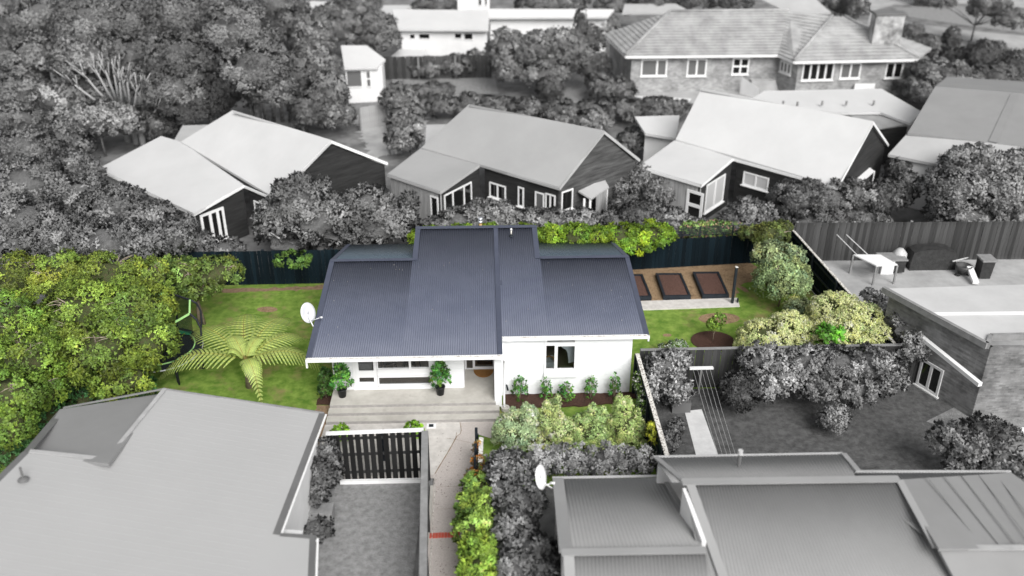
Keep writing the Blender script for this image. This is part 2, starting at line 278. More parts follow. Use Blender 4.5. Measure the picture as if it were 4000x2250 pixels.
def plant(name, label, cat, blobs, col, leaf=.1, cover=1.3, var=.3, clip=None, group=None, trunk=True, seed=None, grey=None, base=None, stems=1, bare=0, partname='crown', core_on=True, **kw):
    """blobs: (x, y, rx, ry, z[, depth ratio]) surveyed in the photograph: centre, apparent radii, height of the centre above ground"""
    B = []
    for b in blobs:
        x, y, rx, ry, z = b[:5]; c = A(x, y, z); m = mpp(c); ra = rx*m; rz = ry*m
        B.append((c, (ra, ra*(b[5] if len(b) > 5 else .95), min(rz, max(z*.97, .12)))))
    g = grey if grey is not None else np.isscalar(col)
    if np.isscalar(col): col = (col,)*3
    seed = seed if seed is not None else sum(ord(ch)*(i+3) for i, ch in enumerate(label)) % 99991
    if base is None: m0 = np.mean([b[0] for b in B], 0); base = (m0[0], m0[1], 0.0)
    t = thing(name, label, cat, base, group)
    V, F, Cc, core = foliage(B, leaf, cover, col, var, clip, seed, **kw); TRIS[0] += 2*len(F)
    o = npmesh(partname, V, F, LEAFG if g else LEAF, t, Cc)
    rr = random.Random(seed); mb = MB(); bt = MB(); base = np.array(base)
    if trunk:
        top = np.mean([b[0] for b in B], 0); hh = max(top[2], .3); rad = max(.02, .035*hh)
        for s_ in range(stems):
            b0 = base+np.array((rr.uniform(-.15,.15)*(stems > 1), rr.uniform(-.15,.15)*(stems > 1), 0)); mid = b0*.6+top*.4; mid[2] = hh*.45
            mb.tube([b0, mid+np.array((rr.uniform(-.1,.1)*hh*.4, rr.uniform(-.1,.1)*hh*.4, 0)), top*[1,1,.85]], [rad, rad*.75, rad*.5], 7)
        for c, rd in B:
            for q in range(3):
                e = np.array(c)+np.array([rr.uniform(-.6,.6)*rd[0], rr.uniform(-.6,.6)*rd[1], rr.uniform(-.2,.75)*rd[2]]); s0 = np.array((base[0], base[1], min(hh*.5, c[2]*.6)))
                m1 = (s0+e)/2+np.array([rr.uniform(-.2,.2), rr.uniform(-.2,.2), .1]); mb.tube([s0, m1, e], [rad*.5, rad*.33, rad*.14], 5)
    for q in range(bare):           # bare grey twigs standing out of the foliage
        c, rd = B[rr.randrange(len(B))]; a = rr.uniform(0, 6.28); d = np.array((math.cos(a), math.sin(a), 0)); s0 = np.array(c)+d*rd[0]*.25+(0,0,rd[2]*.2)
        th_ = rr.uniform(.35,1.2); e = np.array(c)+d*rd*math.cos(th_)*1.0+(0,0,rd[2]*math.sin(th_)*1.04); e2 = (s0+e)/2+(0,0,.12)
        bt.tube([s0, e2, e], [.04,.026,.008], 5)
        for w_ in range(6):
            f = rr.uniform(.35,.95); p = s0*(1-f)+e*f; l = rd[0]*rr.uniform(.18,.4); a2 = a+rr.uniform(-1.3,1.3); q2 = p+np.array((math.cos(a2)*l, math.sin(a2)*l, rr.uniform(.05,.4)*l)); bt.tube([p, (p+q2)/2+(0,0,.03), q2], [.016,.012,.005], 4)
    if mb.v:
        if clip is not None:
            pts = np.array(mb.v); okp = clip(pts); 
            mb.f = [f for f in mb.f if all(okp[i] for i in f)]
        mb.build('trunk' if trunk and hh > 1.2 else 'stem', barkg if g else bark, t, True)
    if bt.v:
        if clip is not None:
            okp = clip(np.array(bt.v)); bt.f = [f for f in bt.f if all(okp[i] for i in f)]
        bt.build('bare_branches', baregrey if g else barewood, t, True)['kind'] = 'stuff'
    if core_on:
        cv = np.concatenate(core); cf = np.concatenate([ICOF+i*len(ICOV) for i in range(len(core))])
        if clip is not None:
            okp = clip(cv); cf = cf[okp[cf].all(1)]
        if len(cf): npmesh('shade_core', cv, cf, coreshadeg if g else coreshade, t)['kind'] = 'stuff'  # solid filler blobs closing gaps, coloured dark as the shade inside the crown
    return t

def corrugated(name, a, b, c, d, mat, parent, pitch=.0762, amp=.0125, per=8, lift=0.0):
    """a-b the eave, d-c the ridge; ribs run from eave to ridge"""
    a, b, c, d = [np.array(p, float) for p in (a, b, c, d)]; n = max(2, int(round(np.linalg.norm(b-a)/pitch))*per)
    nr = np.cross(b-a, d-a); nr /= np.linalg.norm(nr); nr *= np.sign(nr[2]) or 1
    u = np.linspace(0, 1, n+1)[:,None]; ph0 = 2*math.pi*a[0]/pitch; h = (amp*np.sin(ph0+u[:,0]*np.linalg.norm(b-a)*2*math.pi/pitch)+lift)[:,None]*nr
    lo = a+(b-a)*u+h; hi = d+(c-d)*u+h; mid = (lo+hi)/2
    V = np.concatenate([lo, mid, hi]); i = np.arange(n); m = n+1
    F = np.concatenate([np.stack([i+r*m, i+1+r*m, i+1+(r+1)*m, i+(r+1)*m], 1) for r in (0, 1)])
    o = npmesh(name, V, F, mat, parent, smooth=True); s = o.modifiers.new('sheet', 'SOLIDIFY'); s.thickness = .004; s.offset = -1; return o
def planar(pts):
    P = np.array([np.array(p, float) for p in pts]); c = P.mean(0); n = np.linalg.svd(P-c)[2][2]
    if abs(n[2]) < .3: return list(P)
    D = P-EYE; return list(EYE+D*(((c-EYE)@n)/(D@n))[:,None])
def slab(name, pts, mat, parent, th=.12, label=None):
    pts = planar(pts); return MB().prism(pts, (0,0,-th)).build(name, mat, parent, label=label)
def strip(name, a, b, w_, mat, parent, lift=.02, up=None, th=.012):     # flat flashing lying on a slope along a-b
    a = np.array(a, float); b = np.array(b, float)
    return MB().beam(a+(0,0,lift), b+(0,0,lift), w_, th, up=up or (0,0,1)).build(name, mat, parent)
def wall(parent, a, b, mat, z0=0.0, th=.12, name='wall', zb=None):
    """a wall below the line a-b (points may differ in height), standing on z0"""
    a = np.array(a, float); b = np.array(b, float); d = b-a; d[2] = 0; L = np.linalg.norm(d); n = np.array((-d[1], d[0], 0))/L*th
    return MB().prism([a, b, (b[0],b[1],z0), (a[0],a[1],z0)], n).build(name, mat, parent)
def framegrid(mb, rect, holes, P, u, n, depth):
    """a flat frame of the size rect with holes; all in metres along u and up, on the plane through P with outward normal n"""
    x0, x1, z0, z1 = rect; xs = sorted({x0, x1, *[h[0] for h in holes], *[h[1] for h in holes]}); zs = sorted({z0, z1, *[h[2] for h in holes], *[h[3] for h in holes]})
    P = np.array(P, float); u = np.array(u, float); n = np.array(n, float)
    for i in range(len(xs)-1):
        run = None
        for j in range(len(zs)):
            inside = j < len(zs)-1 and not any(h[0]-1e-6 <= (xs[i]+xs[i+1])/2 <= h[1]+1e-6 and h[2]-1e-6 <= (zs[j]+zs[j+1])/2 <= h[3]+1e-6 for h in holes)
            if inside and run is None: run = zs[j]
            if not inside and run is not None:
                q = [P+u*xs[i]+(0,0,run), P+u*xs[i+1]+(0,0,run), P+u*xs[i+1]+(0,0,zs[j]), P+u*xs[i]+(0,0,zs[j])]; mb.prism(q, n*depth); run = None
def window(parent, P, u, n, x0, x1, z0, z1, cols=2, rows=1, fr=.07, fmat=None, gmat=None, name='window', sill=True, out=.05, widths=None):
    P = np.array(P, float); u = np.array(u, float); n = np.array(n, float); holes = []; W = x1-x0; cw = widths or [1/cols]*cols; x = x0
    for i in range(len(cw)):
        w_ = W*cw[i]
        for j in range(rows):
            h = (z1-z0)/rows; holes.append((x+fr*.6, x+w_-fr*.6, z0+j*h+fr*.6, z0+(j+1)*h-fr*.6))
        x += w_
    m = MB(); framegrid(m, (x0-fr*.4, x1+fr*.4, z0-fr*.4, z1+fr*.4), holes, P, u, n, out); f = m.build(name, fmat or G['trim'], parent)
    for h in holes:
        q = [P+u*h[0]+(0,0,h[2]), P+u*h[1]+(0,0,h[2]), P+u*h[1]+(0,0,h[3]), P+u*h[0]+(0,0,h[3])]; MB().prism(q, n*out*.3).build('pane', gmat or dglass, f)
    if sill: MB().prism([P+u*(x0-.1)+(0,0,z0-fr*.4-.05), P+u*(x1+.1)+(0,0,z0-fr*.4-.05), P+u*(x1+.1)+(0,0,z0-fr*.4), P+u*(x0-.1)+(0,0,z0-fr*.4)], n*(out+.06)).build('sill', fmat or G['trim'], f)
    return f
def fence(name, label, p0, p1, h, mat, postmat, side=1, pitch=.15, gap=.006, cap=None, group=None, rails=True, z0=0.0, tilt=.004, postgap=2.4, cat='fence', capw_=.12, th=.022, hvar=.012):
    p0 = np.array((p0[0], p0[1], z0)); p1 = np.array((p1[0], p1[1], z0)); d = p1-p0; L = np.linalg.norm(d); u = d/L; n = np.array((-u[1], u[0], 0))*side; a = math.atan2(u[1], u[0])
    t = thing(name, label, cat, p0, group); bm = unit_box('board', pitch-gap, th, h, mat); cnt = int(L/pitch)
    for i in range(cnt):
        q = p0+u*(i+.5)*L/cnt+n*random.uniform(-.004,.004); inst('board', bm, t, q, (random.gauss(0, tilt*.5), random.gauss(0, tilt), a), (1,1,1+random.uniform(-hvar,hvar)))
    pm = unit_box('post', .1, .1, h+.03, postmat); k = max(1, int(L/postgap))
    for i in range(k+1): inst('post', pm, t, p0+u*(.05+(L-.1)*i/k)-n*.07, (0,0,a))
    if rails:
        for z in ((.12, h*.5, h-.08) if gap > .05 else (.3, h*.55, h-.2)): MB().beam(p0-n*.04+(0,0,z), p1-n*.04+(0,0,z), .045, .08).build('rail', postmat, t)
    if cap: MB().beam(p0-n*.02+(0,0,h+.035), p1-n*.02+(0,0,h+.035), capw_, .035).build('cap_rail', cap, t)
    return t

# ============================================================ the white house in the middle
YF = 27.6; YD_ = 28.85; XL, XR = -5.37, 5.07; PZ = .35                       # front wall plane, side walls, porch level
house = thing('house', 'white painted block house with a dark blue-grey corrugated roof in the middle of the garden', 'house', (0, YF, 0))
def RZ(Y): return 2.4+.098*(Y-26.5)                             # the shallow front slope of the roof
YE_L = 26.5; YE_R = 27.5; YR = 32.55; YC = 35.0
def fr(k, x, y, Y=YF): p = onY(*src(k, x, y), Y); return p[0], p[2]
rx0 = Z('B2', 2227, 648, 2.4)[0]                                 # the step between the two eaves
X_L0, X_R0 = -5.98, 5.58; XM = at(1953, 1377, RZ(26.5))[0]
cL = at(1622, 904, RZ(YC))[0]; cR = at(2098, 897, RZ(YC))[0]
def rp(x, Y, l=0): return (x, Y, RZ(Y)+l)
roof = MB().prism([rp(X_L0+.03,YE_L+.02,-.02), rp(XM,YE_L+.02,-.02), rp(XM,YR,-.02), rp(X_L0+.03,YR,-.02)], (0,0,-.1)).prism([rp(XM,YE_R+.02,-.02), rp(X_R0-.03,YE_R+.02,-.02), rp(X_R0-.03,YR,-.02), rp(XM,YR,-.02)], (0,0,-.1)).build('roof', whitem, house)
corrugated('roof_sheet', rp(X_L0+.02,YE_L), rp(cL,YE_L), rp(cL,YR), rp(X_L0+.02,YR), slate, house)
corrugated('roof_sheet', rp(cL,YE_L), rp(XM-.04,YE_L), rp(XM-.04,YC), rp(cL,YC), slate, house)
corrugated('roof_sheet', rp(XM+.04,YE_R), rp(cR,YE_R), rp(cR,YC), rp(XM+.04,YC), slate, house)
corrugated('roof_sheet', rp(cR,YE_R), rp(X_R0-.02,YE_R), rp(X_R0-.02,YR), rp(cR,YR), slate, house)
# rear slopes left and right of the raised middle, falling away
bl = onY(1359, 956, 34.6); zb = bl[2]
d_ = ray(1359, 956); bl = EYE+d_*((X_L0+.03)/d_[0]); YBk = bl[1]; zBk = bl[2]; print('rear', YBk, zBk)
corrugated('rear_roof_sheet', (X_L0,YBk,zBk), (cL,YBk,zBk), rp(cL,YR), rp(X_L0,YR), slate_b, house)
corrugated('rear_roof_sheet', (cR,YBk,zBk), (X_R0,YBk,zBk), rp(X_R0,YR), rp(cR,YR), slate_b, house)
MB().prism([(cL,YR+.03,RZ(YR)-.15), (cL,YC,RZ(YC)-.03), (cL,YC,zBk), (cL,YR+.03,zBk)], (.06,0,0)).prism([(cR,YR+.03,RZ(YR)-.15), (cR,YC,RZ(YC)-.03), (cR,YC,zBk), (cR,YR+.03,zBk)], (-.06,0,0)).prism([(cL,YC,RZ(YC)-.03), (cR,YC,RZ(YC)-.03), (cR,YC,0), (cL,YC,0)], (0,-.1,0)).build('upper_wall', white, house)
def fl(a, b, wd, lift=.018, nm='flashing'): return MB().beam(np.array(a)+(0,0,lift), np.array(b)+(0,0,lift), wd, .014).build(nm, flash, house)
fl(rp(X_L0+.08,YE_L-.02), rp(X_L0+.08,YR), .18); fl(rp(X_R0-.07,YE_R-.02), rp(X_R0-.07,YR), .16)
fl(rp(XM,YE_L-.02), rp(XM,YC), .17, .02); fl(rp(XM+.04,YE_L+4.2), rp(XM+.04,YE_L+4.45), .26, .026)
fl(rp(cL+.1,YR-.05), rp(cL+.1,YC), .2, .02); fl(rp(cR-.1,YR-.05), rp(cR-.1,YC), .2, .02)
fl(rp(X_L0,YR-.02), rp(cL,YR-.02), .2, .03, 'ridge_cap'); fl(rp(cR,YR-.02), rp(X_R0,YR-.02), .2, .03, 'ridge_cap'); fl(rp(cL,YC-.04), rp(cR,YC-.04), .24, .03, 'ridge_cap')
fl((X_L0+.08,YBk,zBk), rp(X_L0+.08,YR), .16, .02); fl((X_R0-.08,YBk,zBk), rp(X_R0-.08,YR), .16, .02)
for x, sg in ((X_L0, -1), (X_R0, 1)):                            # barge faces
    y0 = YE_L if sg < 0 else YE_R
    MB().prism([rp(x,y0-.02,.02), rp(x,YR,.02), rp(x,YR,-.16), rp(x,y0-.02,-.16)], (sg*.02,0,0)).prism([rp(x,YR,.02), (x,YBk,zBk+.02), (x,YBk,zBk-.16), rp(x,YR,-.16)], (sg*.02,0,0)).build('barge_board', flash, house)
def gutter(x0, x1, Y, z):
    g = MB().box(x0,x1,Y-.13,Y-.105,z-.12,z-.01).box(x0,x1,Y-.105,Y+.01,z-.12,z-.105).box(x0,x1,Y-.005,Y+.012,z-.105,z-.03).box(x0,x0+.012,Y-.105,Y-.006,z-.105,z-.02).box(x1-.012,x1,Y-.105,Y-.006,z-.105,z-.02).build('gutter', whitem, house)
    MB().box(x0+.02,x1-.02,Y-.1,Y-.006,z-.1,z-.04).build('gutter_bed', cream, g)
    leafm = MB()
    for i in range(int((x1-x0)*9)):
        x = random.uniform(x0+.03, x1-.03); y = Y-.055+random.uniform(-.03,.035); s = random.uniform(.008,.03); leafm.box(x-s,x+s,y-.008,y+.008,z-.039,z-.03)
    o = leafm.build('gutter_litter', bark, g); o['kind'] = 'stuff'
gutter(X_L0-.02, XM+.09, YE_L, RZ(YE_L)); gutter(XM+.1, X_R0+.03, YE_R, RZ(YE_R))
MB().beam((X_L0+.0,YE_L-.06,RZ(YE_L)-.11), (X_L0+.0,YE_L-.06,RZ(YE_L)-.36), .06, .06, up=(0,1,0)).build('downpipe_stub', whitem, house); MB().beam((X_R0,YE_R-.06,RZ(YE_R)-.11), (X_R0,YE_R-.06,RZ(YE_R)-.24), .06, .06, up=(0,1,0)).build('downpipe_stub', whitem, house)
# openings measured on the front wall
def rect(k, x0, y0, x1, y1, Y=YF):
    a = fr(k, x0, y0, Y); b = fr(k, x1, y0, Y); c = fr(k, x1, y1, Y); d = fr(k, x0, y1, Y); return ((a[0]+d[0])/2, (b[0]+c[0])/2, (c[1]+d[1])/2, (a[1]+b[1])/2)
wR = rect('B3', 535, 508, 815, 815); tR = rect('B3', 555, 520, 807, 552); pL = rect('B3', 545, 580, 621, 795); pR = rect('B3', 649, 585, 803, 793)
wLf = rect('B2', 890, 640, 1592, 968); wLf = (wLf[0], wLf[1], PZ+.01, 2.33)
dU = rect('B2', 932, 650, 1070, 812); dLo = rect('B2', 945, 871, 1079, 914); gA = rect('B2', 1110, 650, 1393, 792); gB = rect('B2', 1413, 650, 1575, 786); gC = rect('B2', 1125, 872, 1588, 935)
dU = (*dU[:3], 2.22); gA = (*gA[:3], 2.22); gB = (*gB[:3], 2.22)
ent = (fr('B2', 1902, 900)[0], at(1933, 1577, PZ-.1)[0])
def blockwall(x0, x1, z0, ztop, openings, Y=YF, tone=white):
    back = MB(); framegrid(back, (x0, x1, z0, ztop), openings, (0, Y+.16, 0), (1,0,0), (0,-1,0), .148); bw = back.build('front_wall', tone, house); cache = {}
    row = 0; z = z0
    while z < ztop-.02:
        h = min(.2, ztop-z); x = x0-(.2 if row % 2 else 0)
        while x < x1-.01:
            a, b = max(x, x0), min(x+.4, x1); segs = [(a, b)]
            for o in openings:
                if o[2] < z+h*.5 < o[3]:
                    ns = []
                    for s_ in segs:
                        if o[1] <= s_[0] or o[0] >= s_[1]: ns.append(s_); continue
                        if o[0] > s_[0]: ns.append((s_[0], o[0]))
                        if o[1] < s_[1]: ns.append((o[1], s_[1]))
                    segs = ns
            for s_ in segs:
                ww = round(s_[1]-s_[0], 2)
                if ww < .03: continue
                key = (ww, round(h, 2))
                if key not in cache: cache[key] = unit_box('block', ww-.006, .012, h-.007, tone)
                inst('block', cache[key], bw, ((s_[0]+s_[1])/2, Y+.006+random.uniform(-.0015,.0015), z+.003))
            x += .4
        z += .2; row += 1
    return bw
blockwall(XM+.13, XR, .0, 2.48, [wR])
blockwall(XL, ent[0], PZ, 2.36, [wLf])
# fin wall beside the entry, entry recess, side walls and inner walls
FX0, FX1 = ent[1], ent[1]+.24; YFN = at(1945, 1577, .24)[1]
MB().box(FX0,FX1,YFN,28.85,.12,2.36).box(FX1,XM+.14,YF-.02,YF+.2,.0,2.4).build('entry_fin_wall', white, house)
fm_ = MB()
for i in range(11): fm_.box(FX0-.004,FX1+.004,YFN-.004,28.8,.125+i*.2,.125+i*.2+.193)
fm_.build('fin_wall_course', white, house)
fw_ = MB().box(XL,XL+.15,YF+.17,34.0,0,2.3).box(XR-.15,XR,YF+.17,34.0,0,2.3).box(XL,XR,34.0,34.12,0,2.2).box(XM,XM+.12,28.9,33.9,0,2.3).build('side_walls', white, house)
MB().box(ent[0]-.1,ent[0],YF+.17,28.85,PZ,2.36).build('recess_wall', white, house)
MB().box(XL+.15,ent[0]-.1,YF+.165,34.3,PZ-.12,PZ).box(ent[0]-.1,XM,YD_+.02,34.3,PZ-.12,PZ).box(XM+.12,XR-.15,YF+.165,34.3,PZ-.12,PZ).build('room_floor', woodfl, house)
MB().box(XL+.16,ent[0]-.11,31.5,31.6,PZ,2.35).box(XM+.13,XR-.16,31.4,31.5,PZ,2.4).build('room_wall', roomw, house)
# left glazed wall: door and windows in one white frame
m = MB(); framegrid(m, (dU[0]-.12, dU[1]+.1, PZ+.03, 2.3), [dU, dLo], (0,YF+.02,0), (1,0,0), (0,-1,0), .06); door = m.build('glazed_door', whitem, house)
for h in (dU, dLo): MB().box(h[0]-.01,h[1]+.01,YF-.005,YF+.001,h[2]-.01,h[3]+.01).build('pane', cl, door)
MB().box(dU[1]+.04,dU[1]+.07,YF-.09,YF-.041,1.75,1.92).build('handle', black, door)
m = MB(); x0 = dU[1]+.11; framegrid(m, (x0, wLf[1], PZ+.01, 2.33), [gA, gB, gC], (0,YF+.06,0), (1,0,0), (0,-1,0), .08); gw = m.build('window_wall', whitem, house)
for h in (gA, gB, gC):
    MB().box(h[0]-.01,h[1]+.01,YF+.03,YF+.036,h[2]-.01,h[3]+.01).build('pane', cl, gw); MB().box(h[0]-.02,h[1]+.02,YF-.07,YF-.022,h[2]-.06,h[2]-.005).build('sill', whitem, gw)
MB().box(x0+.02,wLf[1]-.02,YF-.06,YF-.022,gC[3]+.09,gC[3]+.13).box(wLf[0]-.03,wLf[0]+.06,YF-.04,YF-.001,PZ,2.34).box(wLf[0]+.06,wLf[1],YF-.05,YF-.023,PZ+.012,PZ+.05).build('frame_moulding', whitem, gw)
# right window
m = MB(); framegrid(m, (wR[0]-.03, wR[1]+.03, wR[2]-.02, 2.42), [tR, pL, pR], (0,YF+.05,0), (1,0,0), (0,-1,0), .09); rw = m.build('window', whitem, house)
for h in (tR, pL, pR): MB().box(h[0]-.01,h[1]+.01,YF+.02,YF+.026,h[2]-.01,h[3]+.01).build('pane', cl, rw)
sl = rect('B3', 525, 822, 823, 862); MB().box(sl[0],sl[1],YF-.1,YF-.013,sl[2],sl[3]).build('sill', whitem, rw)
# entry door at the back of the recess
YD = 28.85; eA = rect('B2', 1922, 640, 1978, 786, YD); eB = rect('B2', 1998, 640, 2163, 770, YD); eA = (*eA[:3], 2.1); eB = (*eB[:3], 2.1)
m = MB(); framegrid(m, (ent[0], FX0, PZ+.0, 2.3), [eA, eB], (0,YD,0), (1,0,0), (0,-1,0), .06); ed = m.build('entry_door', whitem, house)
for h in (eA, eB): MB().box(h[0]-.01,h[1]+.01,YD-.03,YD-.024,h[2]-.01,h[3]+.01).build('pane', cl, ed)
MB().box(eB[0]+.08,eB[1]-.02,YD+.25,YD+.3,PZ,1.9).build('inner_door', black, ed)
MB().tube([(FX1+.07,YE_L-.06,2.3),(FX1+.08,YE_L+.02,2.1),(FX1+.085,YFN+.05,1.9),(FX1+.085,YFN+.05,.25),(FX1+.09,YFN-.02,.1)], .04, 10).build('downpipe', whitem, house, True)
MB().tube([(XM+.18,YE_R-.05,RZ(YE_R)-.16),(XM+.4,YE_R-.02,RZ(YE_R)-.2),(XM+.45,YE_R+.02,RZ(YE_R)-.15)], .04, 8).build('gutter_outlet', whitem, house, True)
MB().lathe((FX1+.12,YFN-.06,0), [(.13,0),(.15,.02),(.15,.14),(.11,.14),(.1,.1)], 14).build('gully_surround', conc, house)
# porch slab and steps
porch = thing('porch', 'pale concrete porch with three broad steps along the front of the white house', 'steps', (-2.5, 26.5, 0))
yp = [at(1291,1583.5,PZ)[1], 0, 0, 0]; xl = -5.42; xr = at(1937,1568,PZ)[0]
hts = [PZ, PZ*2/3+.005, PZ/3+.005]
yp[1] = at(1282, 1615, hts[1])[1]; yp[2] = at(1280, 1648, hts[2])[1]
tops = [(hts[0], yp[0], YF+.16), (hts[1], yp[1], yp[0]), (hts[2], yp[2], yp[1])]
def roughtop(mb, x0, x1, y0, y1, z):    # a thin worn screed on top
    mb.box(x0,x1,y0,y1,z-.05,z)
mb = MB()
mb.box(xl,xr,yp[0],YF+.15,-.02,PZ); mb.box(ent[0]+.001,FX0-.001,YF+.15,YD,-.02,PZ); mb.build('slab', conc, porch)
for i in (1, 2): MB().box(xl-.03*i,xr+(.12 if i == 1 else .1),yp[i],yp[i-1]-.001,-.02,hts[i]).build('step', conc, porch)
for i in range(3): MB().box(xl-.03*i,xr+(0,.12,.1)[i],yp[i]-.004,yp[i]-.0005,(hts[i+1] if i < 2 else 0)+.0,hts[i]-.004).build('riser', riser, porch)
mat_ = thing('doormat', 'brown half-round coir doormat on the porch floor against the entry door', 'doormat', (at(*src('B2',2077,805),PZ)[0], YD-.1, PZ))
mc = at(*src('B2', 2077, 802), PZ+.02); r_ = abs(at(*src('B2', 2168, 802), PZ)[0]-mc[0]); ry_ = mc[1]-at(*src('B2', 2077, 876), PZ)[1]
MB().prism([(mc[0]+r_*math.cos(t), mc[1]-ry_*math.sin(t), PZ+.022) for t in np.linspace(0, math.pi, 22)], (0,0,-.02)).build('mat', coir, mat_)
# what stands inside, seen through the glass
sofa = thing('sofa', 'grey fabric sofa inside the house behind the glazed door at the left', 'sofa', (-3.95, 29.0, PZ))
cx = (dU[0]+dU[1])/2-.05
MB().box(cx-1.0,cx+.15,28.5,30.2,PZ+.05,PZ+.42).build('seat', fabric, sofa); MB().box(cx-1.0,cx-.72,28.5,30.2,PZ+.42,PZ+.85).build('backrest', fabric, sofa); MB().box(cx-.7,cx+.15,28.3,28.5,PZ+.05,PZ+.62).build('armrest', fabric, sofa); MB().box(cx-.4,cx-.1,28.6,28.72,PZ+.45,PZ+.8).build('cushion', linen, sofa)
def chair(x, y, rz, label):
    t = thing('dining_chair', label, 'chair', (x, y, PZ), 'dining chairs behind the long window'); c, s = math.cos(rz), math.sin(rz); q = lambda a, b, z: (x+a*c-b*s, y+a*s+b*c, PZ+z)
    MB().prism([q(-.22,-.22,.43), q(.22,-.22,.43), q(.22,.22,.43), q(-.22,.22,.43)], (0,0,.03)).build('seat', black, t)
    for a, b in ((-.2,-.2),(.2,-.2),(.2,.2),(-.2,.2)): MB().beam(q(a,b,0), q(a*.9,b*.9,.43), .03, .03, up=(0,1,0)).build('leg', black, t)
    mb = MB().beam(q(-.21,.21,.9), q(.21,.21,.9), .03, .05)
    for i in range(6): mb.beam(q(-.19+i*.076,.2,.45), q(-.19+i*.076,.21,.9), .014, .014, up=(0,1,0))
    mb.build('backrest', black, t)
tb = thing('dining_table', 'dark dining table standing behind the long front window', 'table', ((gA[0]+gA[1])/2, 29.3, PZ)); X_ = (gA[0]+gA[1])/2
MB().box(X_-.7,X_+.9,28.9,29.8,PZ+.71,PZ+.75).build('tabletop', black, tb)
for a, b in ((-.62,28.98),(.82,28.98),(.82,29.72),(-.62,29.72)): MB().beam((X_+a,b,PZ), (X_+a*.9,b,PZ+.71), .05, .05, up=(0,1,0)).build('leg', black, tb)
chair(X_-.25, 28.7, math.pi, 'black spindle-back chair behind the window, nearer the glazed door'); chair(X_+.45, 28.7, math.pi, 'black spindle-back chair behind the window, further from the glazed door')
gown = thing('hanging_gown', 'pale blue-white cloth hanging inside behind the bedroom window', 'cloth', ((pR[0]+pR[1])/2+.12, YF+.42, PZ))
gx = (pR[0]+pR[1])/2+.12
MB().prism([(gx-.22,YF+.4,1.98),(gx+.25,YF+.4,2.02),(gx+.27,YF+.4,1.1),(gx+.02,YF+.4,1.05),(gx-.02,YF+.4,1.45),(gx-.08,YF+.4,1.6),(gx-.24,YF+.4,1.7)], (0,.08,0)).build('cloth', linen, gown)
ac = thing('armchair', 'tan timber armchair with a white seat inside behind the bedroom window', 'chair', (pL[0]+.1, YF+.6, PZ)); ax = pL[0]+.2
MB().tube([(ax-.25,YF+.5,1.22),(ax-.05,YF+.5,1.3),(ax+.1,YF+.5,1.22),(ax+.16,YF+.5,1.0)], .035, 8).build('armrest', tanw, ac, True); MB().box(ax-.25,ax+.12,YF+.45,YF+.95,.85,1.05).build('seat', linen, ac)
for dx in (-.2,.1): MB().box(ax+dx-.02,ax+dx+.02,YF+.6,YF+.64,PZ,.85).build('leg', tanw, ac)
# roof fittings
fb = at(1877, 898, RZ(YC)-.3); fl_ = thing('flue', 'stainless flue cowl on a tan pipe rising behind the highest ridge', 'flue', fb); zt = onY(1873, 850, fb[1])[2]
MB().tube([fb-(0,0,.4), (fb[0],fb[1],zt-.2)], .06, 12).build('pipe', coppery, fl_, True); MB().lathe((fb[0],fb[1],zt-.22), [(.095,0),(.115,.02),(.105,.08),(.085,.09),(.085,.11),(.11,.13),(.11,.2),(.05,.24)], 16).build('cowl', steel, fl_, True)
vb = Z('A7', -8, 862, 2.98); vb = at(1997, 922, RZ(34.4)); vp = thing('vent_pipe', 'short white vent pipe with a rubber boot near the top of the dark roof', 'pipe', vb)
MB().lathe(vb, [(.1,0),(.085,.02),(.045,.05),(.045,.08)], 12).build('boot', black, vp); MB().tube([vb+(0,0,.05), vb+(0,0,.28)], .03, 10).build('pipe', cream, vp, True); MB().tube([vb+(0,0,.26), vb+(0,0,.33)], .042, 10).build('cap', whitem, vp, True)
# satellite dish on the left barge
def dish(name, label, c, mount, r, face, mat, arm):
    t = thing(name, label, 'satellite dish', mount); c = np.array(c); f = unit(np.array(face, float)); a = unit(np.cross(f, (0,0,1.))); b = np.cross(a, f); m = MB()
    rings = [(0,0),(.35,.015),(.7,.06),(1,.12)]; n = 28
    for rr, dd in rings: m.v += [tuple(c+f*(dd*r-.0)+a*math.cos(q)*rr*r*.88+b*math.sin(q)*rr*r) for q in np.linspace(0, 2*math.pi, n, endpoint=False)]
    for j in range(3):
        for i in range(n): m.f.append((j*n+i, j*n+(i+1)%n, (j+1)*n+(i+1)%n, (j+1)*n+i))
    o = m.build('reflector', mat, t, True); s = o.modifiers.new('s', 'SOLIDIFY'); s.thickness = .012
    MB().tube([c-f*.02, (c+np.array(mount))/2-(0,0,.05), mount], .022, 8).build('mast', mat, t, True); fe = c-b*r*.85+f*.05; tip = np.array(arm)
    MB().tube([fe, tip], .014, 6).build('arm', mat, t, True); MB().tube([tip-f*.03, tip+f*.09], .035, 10).build('receiver', mat, t, True); return t
dc = at(1200, 1222, 2.95); dish('satellite_dish', 'pale grey oval satellite dish fixed to the left edge of the dark roof', dc, (X_L0-.01, at(1226,1277,2.6)[1], 2.62), .37, (.8,-.55,.35), greyplastic, at(1252, 1240, 2.85))

spm = MB()
for i in range(32):
    x = random.uniform(X_L0+.3, X_R0-.3); y = random.uniform(YE_R+.2, YR-.3); q = random.uniform(.006,.015); p = rp(x, y, .02); spm.prism([(p[0]-q,p[1]-q*.6,p[2]), (p[0]+q,p[1]-q*.3,p[2]), (p[0]+q*.4,p[1]+q*1.4,p[2]+.002)], (0,0,.006))
spm.build('roof_litter', M('pale_litter', (.5,.42,.33), (.7,.66,.6), 20), house)['kind'] = 'stuff'
# ============================================================ ground sheets inside the garden
def paved(name, pts, mat, label, cat, z=.012): o = sheet(name, pts, z, mat, kind='structure'); return o
